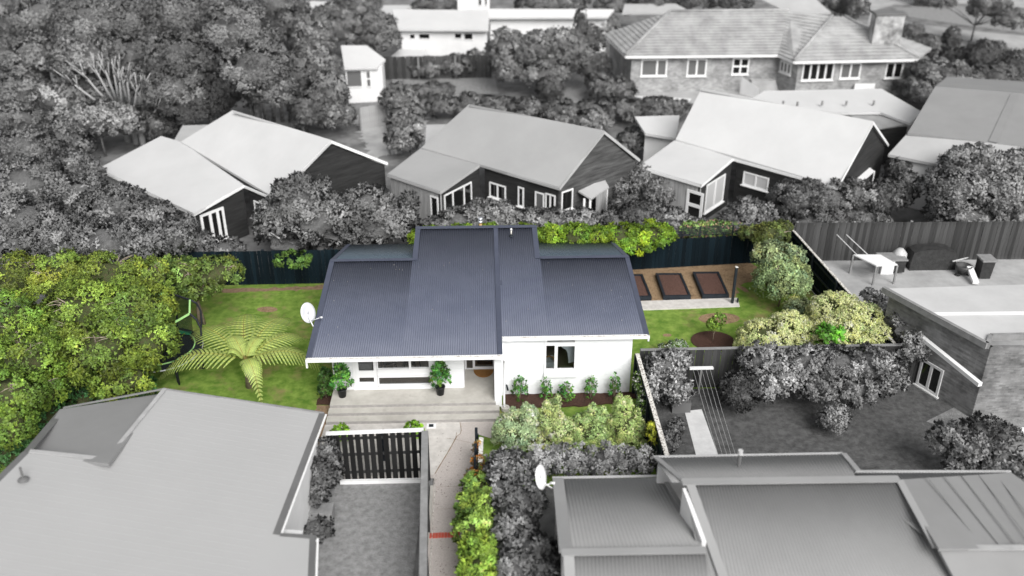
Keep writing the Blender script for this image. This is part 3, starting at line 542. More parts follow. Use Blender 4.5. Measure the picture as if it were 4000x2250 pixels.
# front slab and path
e1 = yp[2]
fs = [(xl-.1,e1-.0,0), (xr+.3,e1,0), (1.05,24.3,0), Z('B6',2000,150), Z('B6',1985,480), (.06,20.2,0), (.1,16.4,0), Z('B6',1555,1300)[:2].tolist()+[0], Z('B6',1600,900), Z('B6',1622,560), (-2.0,23.1,0), (-5.6,23.1,0)]
pathp = [Z('B6',1622,560), Z('B6',1600,900), Z('B6',1560,1200), Z('B6',1535,1600), (0.35,15.5,0), (.3,18,0), (.35,20.2,0), Z('B6',1990,480), Z('B6',2000,150), (1.0,24.6,0), (xr+.3,e1-.002,0), (xl-.1,e1-.002,0), (-5.65,23.12,0), (-2.0,23.12,0)]
sheet('path', pathp, .008, pathm)
sheet('slab_patch', [Z('B6',1870,50), Z('B6',1872,150), Z('B6',1830,180), Z('B6',1740,350), Z('B6',1632,520), (-2.0,23.2,0), (-5.6,23.2,0), (xl-.08,e1-.004,0), (0.0,e1-.004,0)], .012, pathl)
cr = MB()
def crack(pts, w_=.012, z=.0165):
    for a, b in zip(pts, pts[1:]):
        a = np.array(a); b = np.array(b); d = unit(b-a); n = np.array((-d[1], d[0], 0))*w_; a = a*[1,1,0]+(0,0,z); b = b*[1,1,0]+(0,0,z); cr.quad(a-n, b-n*.6, b+n*.6, a+n)
crack([Z('B6',x,y) for x,y in ((1862,48),(1868,80),(1874,120),(1868,150),(1832,178))]); crack([Z('B6',x,y) for x,y in ((1832,178),(1780,275),(1735,352),(1690,425),(1632,522))], .018)
crack([Z('B6',x,y) for x,y in ((1740,195),(1830,205),(1905,225),(1960,235))], .006); crack([Z('B2',x,y) for x,y in ((1832,1380),(1820,1449))], .008)
for yy in (640, 842): crack([Z('B6',x,yy-(x-1620)*.02) for x in range(1640, 1880, 40)], .004)
o = cr.build('path_crack', dirt); o['kind'] = 'structure'
# red brick band across the path, one brick at a time
bs = thing('brick_edging', 'single row of red bricks laid flat across the path', 'bricks', Z('B6', 1700, 1075))
b0 = Z('B6', 1578, 1078, .03); b1 = Z('B6', 1860, 1068, .03); L = np.linalg.norm(b1-b0); nb = 10; bm_ = unit_box('brick', L/nb-.008, .2, .03, redb); an = math.atan2(b1[1]-b0[1], b1[0]-b0[0])
for i in range(nb): p = b0+(b1-b0)*(i+.5)/nb; inst('brick', bm_, bs, (p[0], p[1]+random.uniform(-.003,.003), .0), (0,0,an), (1,1,random.uniform(.93,1.05)))
hose = [Z('B6',x,y,.02) for x,y in ((1624,560),(1632,640),(1628,760),(1618,860),(1612,1000),(1606,1150),(1592,1300),(1580,1449),(1575,1560))]
tag(MB().tube(hose, .012, 6).build('hose', capw, None, True), 'thin white hose lying along the left edge of the path', 'hose')
ke = [Z('B6',x,y,.0) for x,y in ((1606,640),(1596,840),(1577,1040),(1545,1300),(1525,1500))]; km = MB()
for a, b in zip(ke, ke[1:]): km.beam(a+(0,0,.04), b+(0,0,.04), .09, .08)
tag(km.build('path_edging', conc), 'low concrete kerb between the path and the foot of the tall fence', 'kerb')
dr = thing('drain', 'small black drain grate in a white surround at the corner of the front slab', 'drain', Z('B2', 1598, 1322)); dcx = Z('B2', 1600, 1322)
MB().box(dcx[0]-.16,dcx[0]+.16,dcx[1]-.13,dcx[1]+.13,.0,.03).build('surround', whitem, dr); MB().box(dcx[0]-.075,dcx[0]+.075,dcx[1]-.07,dcx[1]+.07,.03,.045).build('grate', black, dr)
tap = thing('garden_tap', 'black hose tap on a thin white pipe at the left end of the white wall', 'tap', Z('B3', 185, 1035)); tx = fr('B3', 183, 990)
MB().box(tx[0]-.015,tx[0]+.015,YF-.05,YF-.01,.1,.55).build('pipe', whitem, tap); MB().tube([(tx[0],YF-.08,.5),(tx[0]+.03,YF-.14,.42),(tx[0]+.05,YF-.14,.3)], .03, 8).build('tap_body', black, tap, True)
MB().tube([(tx[0]+.24,YF-.04,0),(tx[0]+.24,YF-.04,.62)], .02, 8).build('riser_pipe', whitem, tap, True); MB().box(tx[0]+.2,tx[0]+.29,YF-.08,YF-.012,.6,.7).build('meter_cap', whitem, tap)
# planting areas
def mound(name, pts, mat, h=.05, rag=.03): return sheet(name, pts, h*.5, mat, thick=h*.5+.01, rag=rag)
mound('mulch_bed', [(XM+.14,YF-.005,0), (XR+.2,YF-.005,0), Z('B3',1400,1060), Z('B3',1150,1120), Z('B3',900,1140), Z('B3',600,1148), Z('B3',340,1155), Z('B3',165,1185), Z('B3',158,1060)], mulch, .09)
mound('mulch_patch', [Z('B2',x,y) for x,y in ((695,1020),(600,1020),(560,1080),(550,1128),(672,1128),(690,1070))], mulch)
th_ = np.linspace(0, 2*math.pi, 26)[:-1]; mc2 = Z('B3', 2068, 545)
mound('mulch_ring', [(mc2[0]+.86*math.cos(t), mc2[1]+.74*math.sin(t), 0) for t in th_], mulch, .07)
gp = [Z('A7',x,y) for x,y in ((1080,1200),(1500,1190),(2240,1165))]
sheet('bark_ground', [(5.0,37.6,0),(12.0,37.9,0),Z('A7',2280,1175),Z('A7',2200,1290),Z('A7',2060,1330),Z('A7',2050,1420),Z('B3',2240,160),Z('B3',1405,190),(5.3,34.2,0)], .007, straw, rag=.05)
sheet('worn_patch', [Z('B3',2125+190*math.cos(t),338+52*math.sin(t)) for t in th_], .006, straw, rag=.05)
sheet('worn_patch', [Z('B1',2440+95*math.cos(t),255+26*math.sin(t)) for t in th_], .006, straw, rag=.05)
sheet('worn_patch', [Z('B3',1650+40*math.cos(t),490+14*math.sin(t)) for t in th_], .006, straw, rag=.03)
sheet('dirt_strip', [Z('B1',1920,70),Z('B1',2300,55),Z('B2',0,62),Z('B2',330,50),Z('B2',640,30),Z('B2',640,75),Z('B2',330,80),Z('B2',0,92),Z('B1',2200,95),Z('B1',1900,110)], .006, dirt, rag=.05)
sheet('dirt_strip', [Z('B2',x,y) for x,y in ((555,1130),(672,1130),(660,1230),(650,1320),(636,1449),(600,1560),(520,1560),(560,1400),(600,1270),(520,1190))], .005, dirt, rag=.04)
cs = sheet('concrete_strip', [Z('B3',x,y) for x,y in ((1300,262),(1300,190),(2290,156),(2312,232),(1490,262))], .05, pathl, thick=.06)
for nm, pts in (('bare_streak', ((2300,15),(2370,60),(2400,95),(2360,95),(2290,50))), ): sheet(nm, [Z('B3',x,y) for x,y in pts], .006, straw, rag=.03)

lm_ = MB()
for i in range(110):
    p = Z('B6', random.uniform(1640,1880), random.uniform(150,1449)) if i < 150 else Z('B2', random.uniform(690,2150), random.uniform(1310,1420)); q = random.uniform(.008,.02)
    lm_.prism([(p[0]-q,p[1]-q*.6,.017), (p[0]+q,p[1]-q*.3,.017), (p[0]+q*.4,p[1]+q*1.4,.02)], (0,0,.004))
o = lm_.build('leaf_litter', mulch2); tag(o, 'fallen brown leaves scattered over the pale path and front slab', 'leaf litter', kind='stuff')
# raised beds
def bed(c, label):
    c = [np.array(p) for p in c]; t = thing('raised_bed', label, 'raised garden bed', np.mean(c, 0)*[1,1,0], 'raised beds along the back fence'); h = .2; cen = np.mean(c, 0)*[1,1,0]
    for i in range(4):
        a = c[i]*[1,1,0]; b = c[(i+1)%4]*[1,1,0]; d = unit(b-a); n = np.array((-d[1], d[0], 0)); n *= np.sign((cen-a)@n)
        if i % 2: a = a+d*.102; b = b-d*.102
        MB().prism([a, b, b+n*.1, a+n*.1], (0,0,h-random.uniform(0,.006))).build('timber', black, t)
    q = [p*[1,1,0]+(cen-p*[1,1,0])*.05+(0,0,h-.05) for p in c]; g = MB(); N = 12
    for i in range(N+1):
        for j in range(N+1):
            u, v = i/N, j/N; p = (q[0]*(1-u)+q[1]*u)*(1-v)+(q[3]*(1-u)+q[2]*u)*v; g.v.append((p[0], p[1], p[2]+.045*math.sin(math.pi*u)*math.sin(math.pi*v)+random.uniform(-.008,.008)))
    for i in range(N):
        for j in range(N): k0 = i*(N+1)+j; g.f.append((k0, k0+1, k0+N+2, k0+N+1))
    g.build('mulch', mulch2, t, True)
S2 = lambda *p: [at(x, y, .2) for x, y in p]
bed(S2((2706,1061),(2808,1060),(2849,1151),(2744,1153)), 'black timber raised bed of red-brown mulch beside the black post')
bed(S2((2561,1066),(2661,1066),(2700,1155),(2592,1157)), 'middle black timber raised bed of red-brown mulch, with a bed on either side')
bed(S2((2400,1071),(2510,1070),(2546,1158),(2430,1161)), 'black timber raised bed half hidden behind the house roof')
pb = at(2860, 1183, .05); po = thing('clothes_post', 'plain black square post standing on the end of the concrete strip', 'post', pb); pt = onY(2877, 1044, pb[1])[2]
MB().box(pb[0]-.05,pb[0]+.05,pb[1]-.05,pb[1]+.05,.05,pt).build('shaft', black, po); MB().box(pb[0]-.055,pb[0]+.055,pb[1]-.055,pb[1]+.055,pt,pt+.03).build('cap', capw, po)
tag(MB().box(pb[0]+.2,pb[0]+.26,pb[1]+.0,pb[1]+.06,.05,.24).build('stub_post', black), 'short black stub beside the tall black post', 'post')
# ------------------------------------------------------------ fences
hb = 1.5
fence('fence', 'black board fence behind the house, right of the roof, below the trellis', (4.6, 37.1), (XR0, 37.95), 1.42, blackb, black, side=-1)
fence('fence', 'black board fence behind the left lawn', (-15.5, 36.35), (-3.6, 36.45), 1.62, blackb, black, side=-1)
fence('fence', 'black board fence receding down the right side of the back garden, pale-capped', (XR0+.06, 37.9), (XR1, YB+.1), 1.55, blackb, black, side=1, cap=capw, capw_=.1)
fence('fence', 'dark green board fence with a flaking white cap running forward from the house corner', (XB-.02, YF-.02), (XB+.02, 19.6), 1.62, greenb, black, side=1, cap=capw, capw_=.14)
fence('fence', 'dark board fence with a pale cap between the right garden and the clothesline yard', (XB+.12, YB), (16.0, YB+.05), 1.6, G['boarddark'], G['mid'], side=-1, cap=G['mid'], capw_=.12)
tr_ = thing('trellis', 'black slatted trellis panels standing along the top of the back fence', 'trellis', (9.0, 37.85, 1.5)); ta = at(2633, 940, 1.6); tc_ = at(2907, 932, 1.6)
for i in range(6): MB().beam((6.6,37.42,1.5+i*.075), (XR0-1.2,37.95,1.5+i*.075), .02, .035).build('slat', black, tr_)
for i in range(5): x = 6.6+i*1.5; MB().box(x-.03,x+.03,37.5+.074*(x-6.6)-.05,37.5+.074*(x-6.6)+.0,1.4,1.92).build('post', black, tr_)
for lab, k, x, y in (('black bollard post with a pale top, leftmost behind the tall fence', 'B2', 708, 1375), ('dark post top showing above the middle of the tall slatted fence', 'B2', 1150, 1355)):
    p = Z(k, x, y, 1.2)
    t = thing('garden_post', lab, 'post', (p[0],p[1],0)); MB().box(p[0]-.05,p[0]+.05,p[1]-.05,p[1]+.05,0,1.17).build('shaft', black, t); MB().box(p[0]-.055,p[0]+.055,p[1]-.055,p[1]+.055,1.17,1.2).build('cap', capw, t)
# low fence right of the path
g0 = Z('B6', 2010, 100, 1.15); g1 = Z('B6', 2000, 430, .9)
lf = thing('path_fence', 'short black-posted fence end with a weathered pale rail right of the path', 'fence', (g0[0], g0[1], 0))
for i, f in enumerate((0, .55, 1.0)): p = g0*(1-f)+g1*f; MB().box(p[0]-.045,p[0]+.045,p[1]-.045,p[1]+.045,0,1.15).build('post', black, lf)
for i in range(7):
    a = g0+(g1-g0)*i/7; b = g0+(g1-g0)*(i+.93)/7; MB().prism([(a[0]+.05,a[1],.1),(b[0]+.05,b[1],.1),(b[0]+.05,b[1],.95),(a[0]+.05,a[1],.95)], (.02,0,0)).build('board', blackb, lf)
MB().beam((g0[0]+.16,g0[1]-.3,1.0), (g1[0]+.16,g1[1],1.0), .14, .05).build('cap_rail', capw, lf)
# trampoline
ttc = np.array((-12.1, 29.9, .78)); R_ = 1.5; trp = thing('trampoline', 'round black trampoline with green-edged safety poles under the left tree', 'trampoline', (ttc[0], ttc[1], 0))
MB().lathe((ttc[0],ttc[1],.76), [(R_-.3,0),(R_-.3,.012)], 40).build('mat', padblack, trp)
ring = lambda r, z, a0=0, a1=2*math.pi, n=48: [(ttc[0]+r*math.cos(t), ttc[1]+r*math.sin(t), z) for t in np.linspace(a0, a1, n)]
MB().lathe((ttc[0],ttc[1],.775), [(R_-.27,0),(R_+.02,-.03),(R_+.02,.01),(R_-.27,.035)], 40).build('pad', padblack, trp); MB().tube(ring(R_-.24,.83), .028, 6, False).build('pad_piping', green_sleeve, trp, True); MB().tube(ring(R_+.03,.72), .025, 6, False).build('frame', greyplastic, trp, True)
tops_ = []
for i in range(8):
    a = math.radians(37-45*i); d = np.array((math.cos(a), math.sin(a), 0)); f0 = ttc*[1,1,0]; tp_ = f0+d*1.42+(0,0,2.35)
    MB().tube([f0+d*(R_+.08), f0+d*(R_+.08)+(0,0,.8), f0+d*(R_+.2)+(0,0,1.3), f0+d*(R_+.24)+(0,0,1.75), f0+d*(R_+.14)+(0,0,2.12), tp_], .036, 8).build('pole', padblack, trp, True); tops_.append(tp_)
    MB().tube([f0+d*(R_+.05)+(0,0,.02), f0+d*(R_-.1)+(0,0,.03), f0+d*(R_-.1)+(0,0,.7)], .02, 6).build('leg', padblack, trp, True)
for i in range(8):
    a, b = tops_[i], tops_[(i+1)%8]; mt = green_sleeve if i not in (3, 7) else padblack; MB().beam(a+(b-a)*.03, b-(b-a)*.03, .06, .05).build('top_rail', mt, trp)
net_m = bpy.data.materials.new('safety_net'); net_m.use_nodes = True; nn_ = net_m.node_tree; pb_ = nn_.nodes['Principled BSDF']; pb_.inputs['Base Color'].default_value = (.008,.012,.016,1); pb_.inputs['Alpha'].default_value = .42
nb_ = MB()
for i in range(8):
    a0_, a1_ = math.radians(37-45*i), math.radians(37-45*(i+1)); f0 = ttc*[1,1,0]; c0_ = [f0+np.array((math.cos(q), math.sin(q), 0))*(R_-.2)+(0,0,.84) for q in (a0_, a1_)]
    nb_.quad(c0_[0], c0_[1], tops_[(i+1)%8]-(0,0,.03), tops_[i]-(0,0,.03))
nb_.build('safety_net', net_m, trp)
MB().prism([ttc+(.35,1.12,.1), ttc+(.95,1.0,.1), ttc+(.9,.78,.1), ttc+(.4,.9,.1)], (0,0,.01)).build('step_flap', padgreen, trp)
# potted shrubs
def potted(k, x, y, label):
    p = Z(k, x, y+22, PZ); t = thing('potted_shrub', label, 'potted plant', p, 'potted shrubs on the porch'); c = np.array(p)+(0,.17,0)
    MB().lathe((c[0],c[1],PZ), [(.125,0),(.165,.3),(.18,.3),(.18,.33),(.15,.33),(.145,.28)], 18).build('pot', pot, t, True)
    MB().tube([c+(0,0,.25), c+(.01,0,.8), c+(0,0,1.3)], [.02,.015,.006], 6).build('stem', bark, t, True)
    V, F, Cc, core = foliage([(c+(0,0,.62), (.33,.31,.33)), (c+(.02,0,.95), (.25,.24,.3)), (c+(0,0,1.3), (.11,.11,.28)), (c+(.15,0,.9), (.1,.1,.3))], .11, .8, (.06,.17,.03), .3, None, int(x), k=4, hue=.25, lobes=.7)
    npmesh('foliage', V, F, LEAF, t, Cc)
potted('B2', 785, 1050, 'leafy dark green shrub in a black pot, left of the glazed door'); potted('B2', 1682, 1030, 'conical dark green shrub in a black pot, between the windows and the entry')
def wallshrub(x, y, hpx, wpx, label, s):
    b = Z('B3', x, y); m = mpp(b)/K; h = hpx*.42785*m/.87*1.0; wd = wpx*.42785*m; t = thing('young_shrub', label, 'shrub', b, 'young shrubs along the white wall')
    V, F, Cc, core = foliage([(b+(0,0,h*.3), (wd*.45,wd*.42,h*.28)), (b+(wd*.05,0,h*.62), (wd*.36,wd*.33,h*.28)), (b+(0,0,h*.86), (wd*.13,wd*.13,h*.2)), (b+(wd*.3,0,h*.6), (wd*.1,wd*.1,h*.3)), (b+(-wd*.3,0,h*.65), (wd*.08,wd*.08,h*.26))], .095, .42, (.07,.19,.035), .3, None, s, k=4, hue=.25, lobes=.5)
    npmesh('foliage', V, F, LEAF, t, Cc); mb = MB()
    for q in range(5): a = q*1.3; mb.tube([b, b+(math.cos(a)*wd*.15, math.sin(a)*wd*.15, h*.5), b+(math.cos(a)*wd*.28, math.sin(a)*wd*.28, h*.95)], [.01,.008,.004], 4)
    mb.build('stem', bark, t)
for x, y, h, w_, l in ((302,1078,205,150,'widest young green shrub in the wall bed, nearest the downpipe'), (540,1080,190,112,'sparse young shrub in the mulch under the left end of the window sill'), (722,1092,180,145,'low bushy young shrub in the mulch under the window sill, bright below'), (950,1070,208,112,'young upright shrub in the mulch between the window and the side fence'), (1162,1085,238,105,'tallest narrow young shrub in the mulch, nearest the dark green fence')): wallshrub(x, y, h, w_, l, x)
# sapling in the mulch ring
sb = Z('B3', 2064, 552); sp_ = thing('sapling', 'small lime-leaved sapling in the round bed of mulch', 'tree', sb)
MB().tube([sb, sb+(.02,.02,.35), sb+(.1,.05,.75)], [.018,.015,.01], 6).tube([sb+(.02,.02,.3), sb+(-.12,.05,.7)], [.012,.006], 5).tube([sb+(.03,.02,.35), sb+(.28,.1,.9)], [.012,.006], 5).build('trunk', bark, sp_, True)
V, F, Cc, _ = foliage([(sb+(-.08,.05,.75), (.2,.2,.25)), (sb+(.2,.1,.95), (.24,.2,.22)), (sb+(.12,.05,.65), (.18,.18,.2))], .09, .9, (.12,.2,.03), .15, None, 5, k=5); npmesh('crown', V, F, LEAF, sp_, Cc)

# ============================================================ plants of the garden
YG = (.125,.18,.03); DG = (.075,.135,.025); OL = (.17,.215,.085); PALE = (.8,.84,.44); HEDGE = (.12,.2,.018); LIME = (.2,.3,.035)
cutY = lambda y: (lambda p: p[:,1] < y)
minY = lambda y: (lambda p: p[:,1] > y)
back = lambda p: p[:,1] < 33.4-.02*p[:,0]
plant('leafy_tree', 'big yellow-green leafy tree in the middle of the left group, beside the trampoline', 'tree', [(215,790,110,80,3.0),(330,790,105,85,2.9),(250,880,110,80,2.4),(372,860,72,80,2.2),(310,950,80,45,1.5),(160,850,60,70,2.3)], YG, .095, 1.0, hue=.12, clip=back, bare=12, stems=3)
plant('leafy_tree', 'yellow-green leafy tree behind the big one, reaching the left edge near the grey treetops', 'tree', [(40,705,80,62,3.0),(150,700,90,58,2.9),(270,705,100,60,2.9),(385,705,48,55,2.7)], (.13,.175,.03), .095, 1.0, hue=.12, clip=back, bare=9, stems=3)
plant('leafy_tree', 'tall leafy tree at the left edge above the corner of the grey roof', 'tree', [(25,815,80,80,3.2),(75,905,85,75,2.9),(30,1000,85,70,2.6),(110,985,55,50,2.0),(25,1075,65,55,2.2)], (.115,.185,.03), .095, 1.0, hue=.12, bare=12, stems=2)
plant('dark_shrub', 'dark green shrub low under the left tree beside the grey roof edge', 'shrub', [(110,1050,80,45,.8),(60,1110,60,40,.8),(200,1005,60,28,.7),(330,985,60,22,.6),(20,1150,40,35,.7)], (.04,.1,.03), .1, .9, clip=lambda p: p[:,0] < -9.5)
plant('leafy_tree', 'darker green tree spreading over the left end of the black back fence', 'tree', [(465,690,45,42,2.4),(540,690,66,40,2.3),(500,722,52,24,1.8),(430,680,30,35,2.2)], (.105,.155,.035), .12, 1.0, clip=lambda p: p[:,1] < 36.9, bare=9, stems=2)
plant('overhanging_shrub', 'small bright leaf sprays hanging over the left black fence', 'shrub', [(735,652,42,12,1.75),(762,664,14,12,1.5)], (.08,.15,.03), .1, 1.0, trunk=False, core_on=False, clip=lambda p: p[:,1] < 37.4)
hc = lambda p: (p[:,2] < 3.2) & (p[:,1] < 40.0)
plant('hedge_shrub', 'glossy yellow-green hedge shrub hanging over the back fence, rounded mound beside the trellis', 'hedge', [(1560,600,55,34,1.7),(1640,594,55,34,1.8),(1600,612,50,22,1.6)], HEDGE, .11, 1.3, clip=hc, hue=.16, trunk=False)
plant('hedge_shrub', 'yellow-green hedge shrub over the back fence, just right of the highest roof', 'hedge', [(1390,600,45,32,1.6),(1450,598,50,32,1.7),(1505,600,40,30,1.7)], (.13,.21,.02), .11, 1.2, clip=hc, hue=.16, trunk=False)
plant('hedge_shrub', 'strip of hedge shrub showing just behind the highest ridge and the flue', 'hedge', [(1080,600,50,24,1.6),(1160,596,50,26,1.7),(1240,594,50,26,1.8),(1320,594,45,25,1.7)], (.13,.2,.02), .11, 1.2, clip=hc, hue=.16, trunk=False)
plant('rust_shrub', 'small rust-coloured shrub in front of the yellow-green hedge above the rear roof', 'shrub', [(1488,602,19,14,1.7)], (.42,.14,.06), .08, 1.4, trunk=False, clip=None)
plant('rose_bush', 'rose bush with small pink flowers behind the trellis', 'rose bush', [(1745,580,35,18,1.2),(1795,578,45,18,1.2),(1845,578,30,15,1.1)], (.16,.26,.07), .1, .85, flower=((.85,.42,.38), .16))
plant('garden_tree', 'olive-brown tree in the far right corner of the back garden', 'tree', [(1890,588,30,20,1.9),(1938,592,42,28,2.0),(1965,575,25,18,2.1)], (.085,.105,.03), .1, 1.2, clip=lambda p: p[:,1] < 39.3, bare=2, base=(13.4,38.4,0))
plant('olive_shrub', 'grey-green loose shrub behind the round one by the right side fence', 'shrub', [(1945,645,50,34,1.9),(1990,650,35,30,1.7)], (.2,.25,.13), .09, 1.1, lobe_r=(.3,.5), bare=2)
plant('olive_shrub', 'large round grey-green shrub on the lawn near the right side fence', 'shrub', [(1968,705,68,58,1.25)], (.2,.26,.12), .085, 1.5, seed=11, lobes=2, bare=2)
plant('sage_bush', 'small silvery sage bush between the round shrub and the cream-flowered mounds', 'shrub', [(2008,778,36,26,.6)], (.19,.235,.13), .08, 1.3, trunk=False)
cy = lambda p: (p[:,1] > YB+.05) & (p[:,0] < 14.75+.0*p[:,1])
plant('flowering_shrub', 'cream-yellow flowering shrub mounded beside the sapling, left of the two', 'shrub', [(1930,850,70,36,.9),(1985,830,55,45,1.1),(2030,850,40,40,1.0),(1890,870,40,18,.7)], (.55,.66,.23), .07, 1.5, clip=cy, flower=(PALE, .55), lobes=2.5, lobe_r=(.18,.3), hue=.12)
plant('flowering_shrub', 'larger cream-yellow flowering shrub at the right corner of the garden', 'shrub', [(2105,790,70,52,1.2),(2160,820,70,60,1.2),(2110,850,75,45,1.2),(2210,860,50,45,1.1)], (.55,.66,.23), .07, 1.5, clip=lambda p: (p[:,1] > YB+.05) & (p[:,0] < 14.7), flower=(PALE, .55), lobes=2.5, lobe_r=(.18,.3), hue=.12)
plant('broadleaf_plant', 'bright green broad-leaved plant between the two cream-flowered shrubs', 'plant', [(2088,848,34,30,1.5)], (.1,.27,.03), .2, 1.3, aspect=.65, k=5, trunk=False, clip=cy)
plant('daisy_clump', 'clump of white flowers beside the round bed of mulch', 'flowers', [(1706,868,22,9,.3),(1675,875,18,5,.25)], (.1,.17,.05), .06, 1.3, trunk=False, flower=((.85,.85,.85), .3), core_on=False)
plant('shade_shrub', 'dark green shrub at the left end of the porch against the house corner', 'shrub', [(820,962,17,38,.55),(815,985,14,20,.4)], (.04,.09,.018), .09, 1.5)
fcut = lambda p: (p[:,1] > 22.9) & (p[:,0] < XB-.1)
plant('pale_shrub', 'pale olive-leaved shrub nearest the porch steps, silvery', 'shrub', [(1300,1078,52,38,.9),(1285,1100,45,24,.5),(1330,1105,40,22,.4),(1330,1050,25,30,1.1),(1290,1045,8,22,1.2),(1322,1033,8,22,1.3),(1265,1085,25,30,.8)], (.34,.44,.24), .075, 1.25, hue=.07, clip=fcut, stems=3, bare=1, lobe_r=(.2,.34), lobes=1.6, aspect=.3, upward=1.3)
plant('pale_shrub', 'upright pale green shrub second from the porch steps', 'shrub', [(1385,1060,34,42,1.0),(1412,1085,40,32,.8),(1375,1106,45,22,.4),(1425,1108,40,20,.4),(1392,1025,16,22,1.3),(1375,1030,9,25,1.4),(1402,1012,8,20,1.6)], (.40,.5,.2), .075, 1.25, hue=.07, clip=fcut, stems=3, lobe_r=(.2,.34), lobes=1.6, aspect=.3, upward=1.6)
plant('pale_shrub', 'broad pale yellow-green shrub in the middle of the front lawn edge', 'shrub', [(1480,1080,50,34,.8),(1500,1055,30,28,1.0),(1475,1110,50,20,.4),(1525,1100,40,26,.5),(1450,1095,35,20,.6),(1490,1035,9,22,1.3),(1515,1043,9,22,1.2),(1452,1062,9,22,1.0)], (.33,.45,.17), .075, 1.25, hue=.07, clip=fcut, stems=3, lobe_r=(.2,.34), lobes=1.6, aspect=.3, upward=1.6)
plant('pale_shrub', 'tallest pale green shrub, against the side fence cap', 'shrub', [(1570,1075,45,36,.9),(1567,1035,25,38,1.3),(1570,1112,50,22,.4),(1540,1080,35,30,.7),(1605,1080,18,30,.8),(1558,1016,9,26,1.6),(1582,1026,8,24,1.5),(1602,1048,8,22,1.3)], (.35,.46,.16), .075, 1.25, hue=.07, clip=fcut, stems=3, lobe_r=(.2,.34), lobes=1.6, aspect=.3, upward=1.6)
ha = A(1213, 1100, 1.0); hb_ = A(1250, 1449, 1.0)
def pathclip(p): t = (p[:,1]-hb_[1])/(ha[1]-hb_[1]); return p[:,0] < hb_[0]+(ha[0]-hb_[0])*t
plant('laurel_hedge', 'bright glossy green hedge along the right of the path, below the red bricks', 'hedge', [(1208,1390,52,45,1.1),(1215,1440,60,50,1.1),(1240,1400,50,50,1.2),(1215,1480,60,50,1.1)], (.2,.31,.05), .12, 1.6, clip=pathclip, k=6)
plant('laurel_hedge', 'bright glossy green hedge along the right of the path, above the red bricks', 'hedge', [(1200,1225,36,32,.9),(1190,1275,42,40,1.0),(1195,1330,52,42,1.1),(1230,1290,50,60,1.1)], (.19,.29,.06), .12, 1.6, clip=pathclip, k=6)
plant('rust_fern', 'straggly rust and green shrub at the top of the path hedge by the fence post', 'shrub', [(1203,1165,16,22,.8),(1200,1130,10,22,.8),(1190,1195,20,14,.6)], (.28,.16,.05), .08, .9, clip=pathclip, hue=.6, core_on=False)
for i, (x, y, h_, lab) in enumerate(((855,1086,.8,'left of the two small bright shrubs poking up behind the tall fence'),(1040,1078,1.0,'right of the two small bright shrubs poking up behind the tall fence'))):
    plant('bright_shrub', lab, 'shrub', [(x,y,20,16,h_*.8),(x+8,y+10,18,14,h_*.5)], (.15,.29,.02), .09, 1.2, core_on=False, clip=minY(23.25))
for i, (k, x, y, z, lab) in enumerate((('B3',1345,925,1.2,'topmost spray of white climbing roses on the dark green fence'),('B3',1385,1110,1.0,'spray of white climbing roses half way along the dark green fence'),('B3',1560,1390,1.2,'yellow-green creeper at the near end of the dark green fence'))):
    p = Z(k, x, y, z); p[0] = XB-.15; t = thing('climbing_rose' if i < 2 else 'creeper', lab, 'climber', p*[1,1,0]); V, F, Cc, _ = foliage([(p, (.16,.35,.35))], .08, .7, (.1,.17,.04) if i < 2 else (.3,.32,.04), .2, None, i, flower=((.85,.83,.8), .22 if i < 2 else 0), k=5)
    npmesh('foliage', V, F, LEAF, t, Cc); MB().tube([p*[1,1,0], p+(0,0,.2)], .012, 5).build('stem', bark, t)

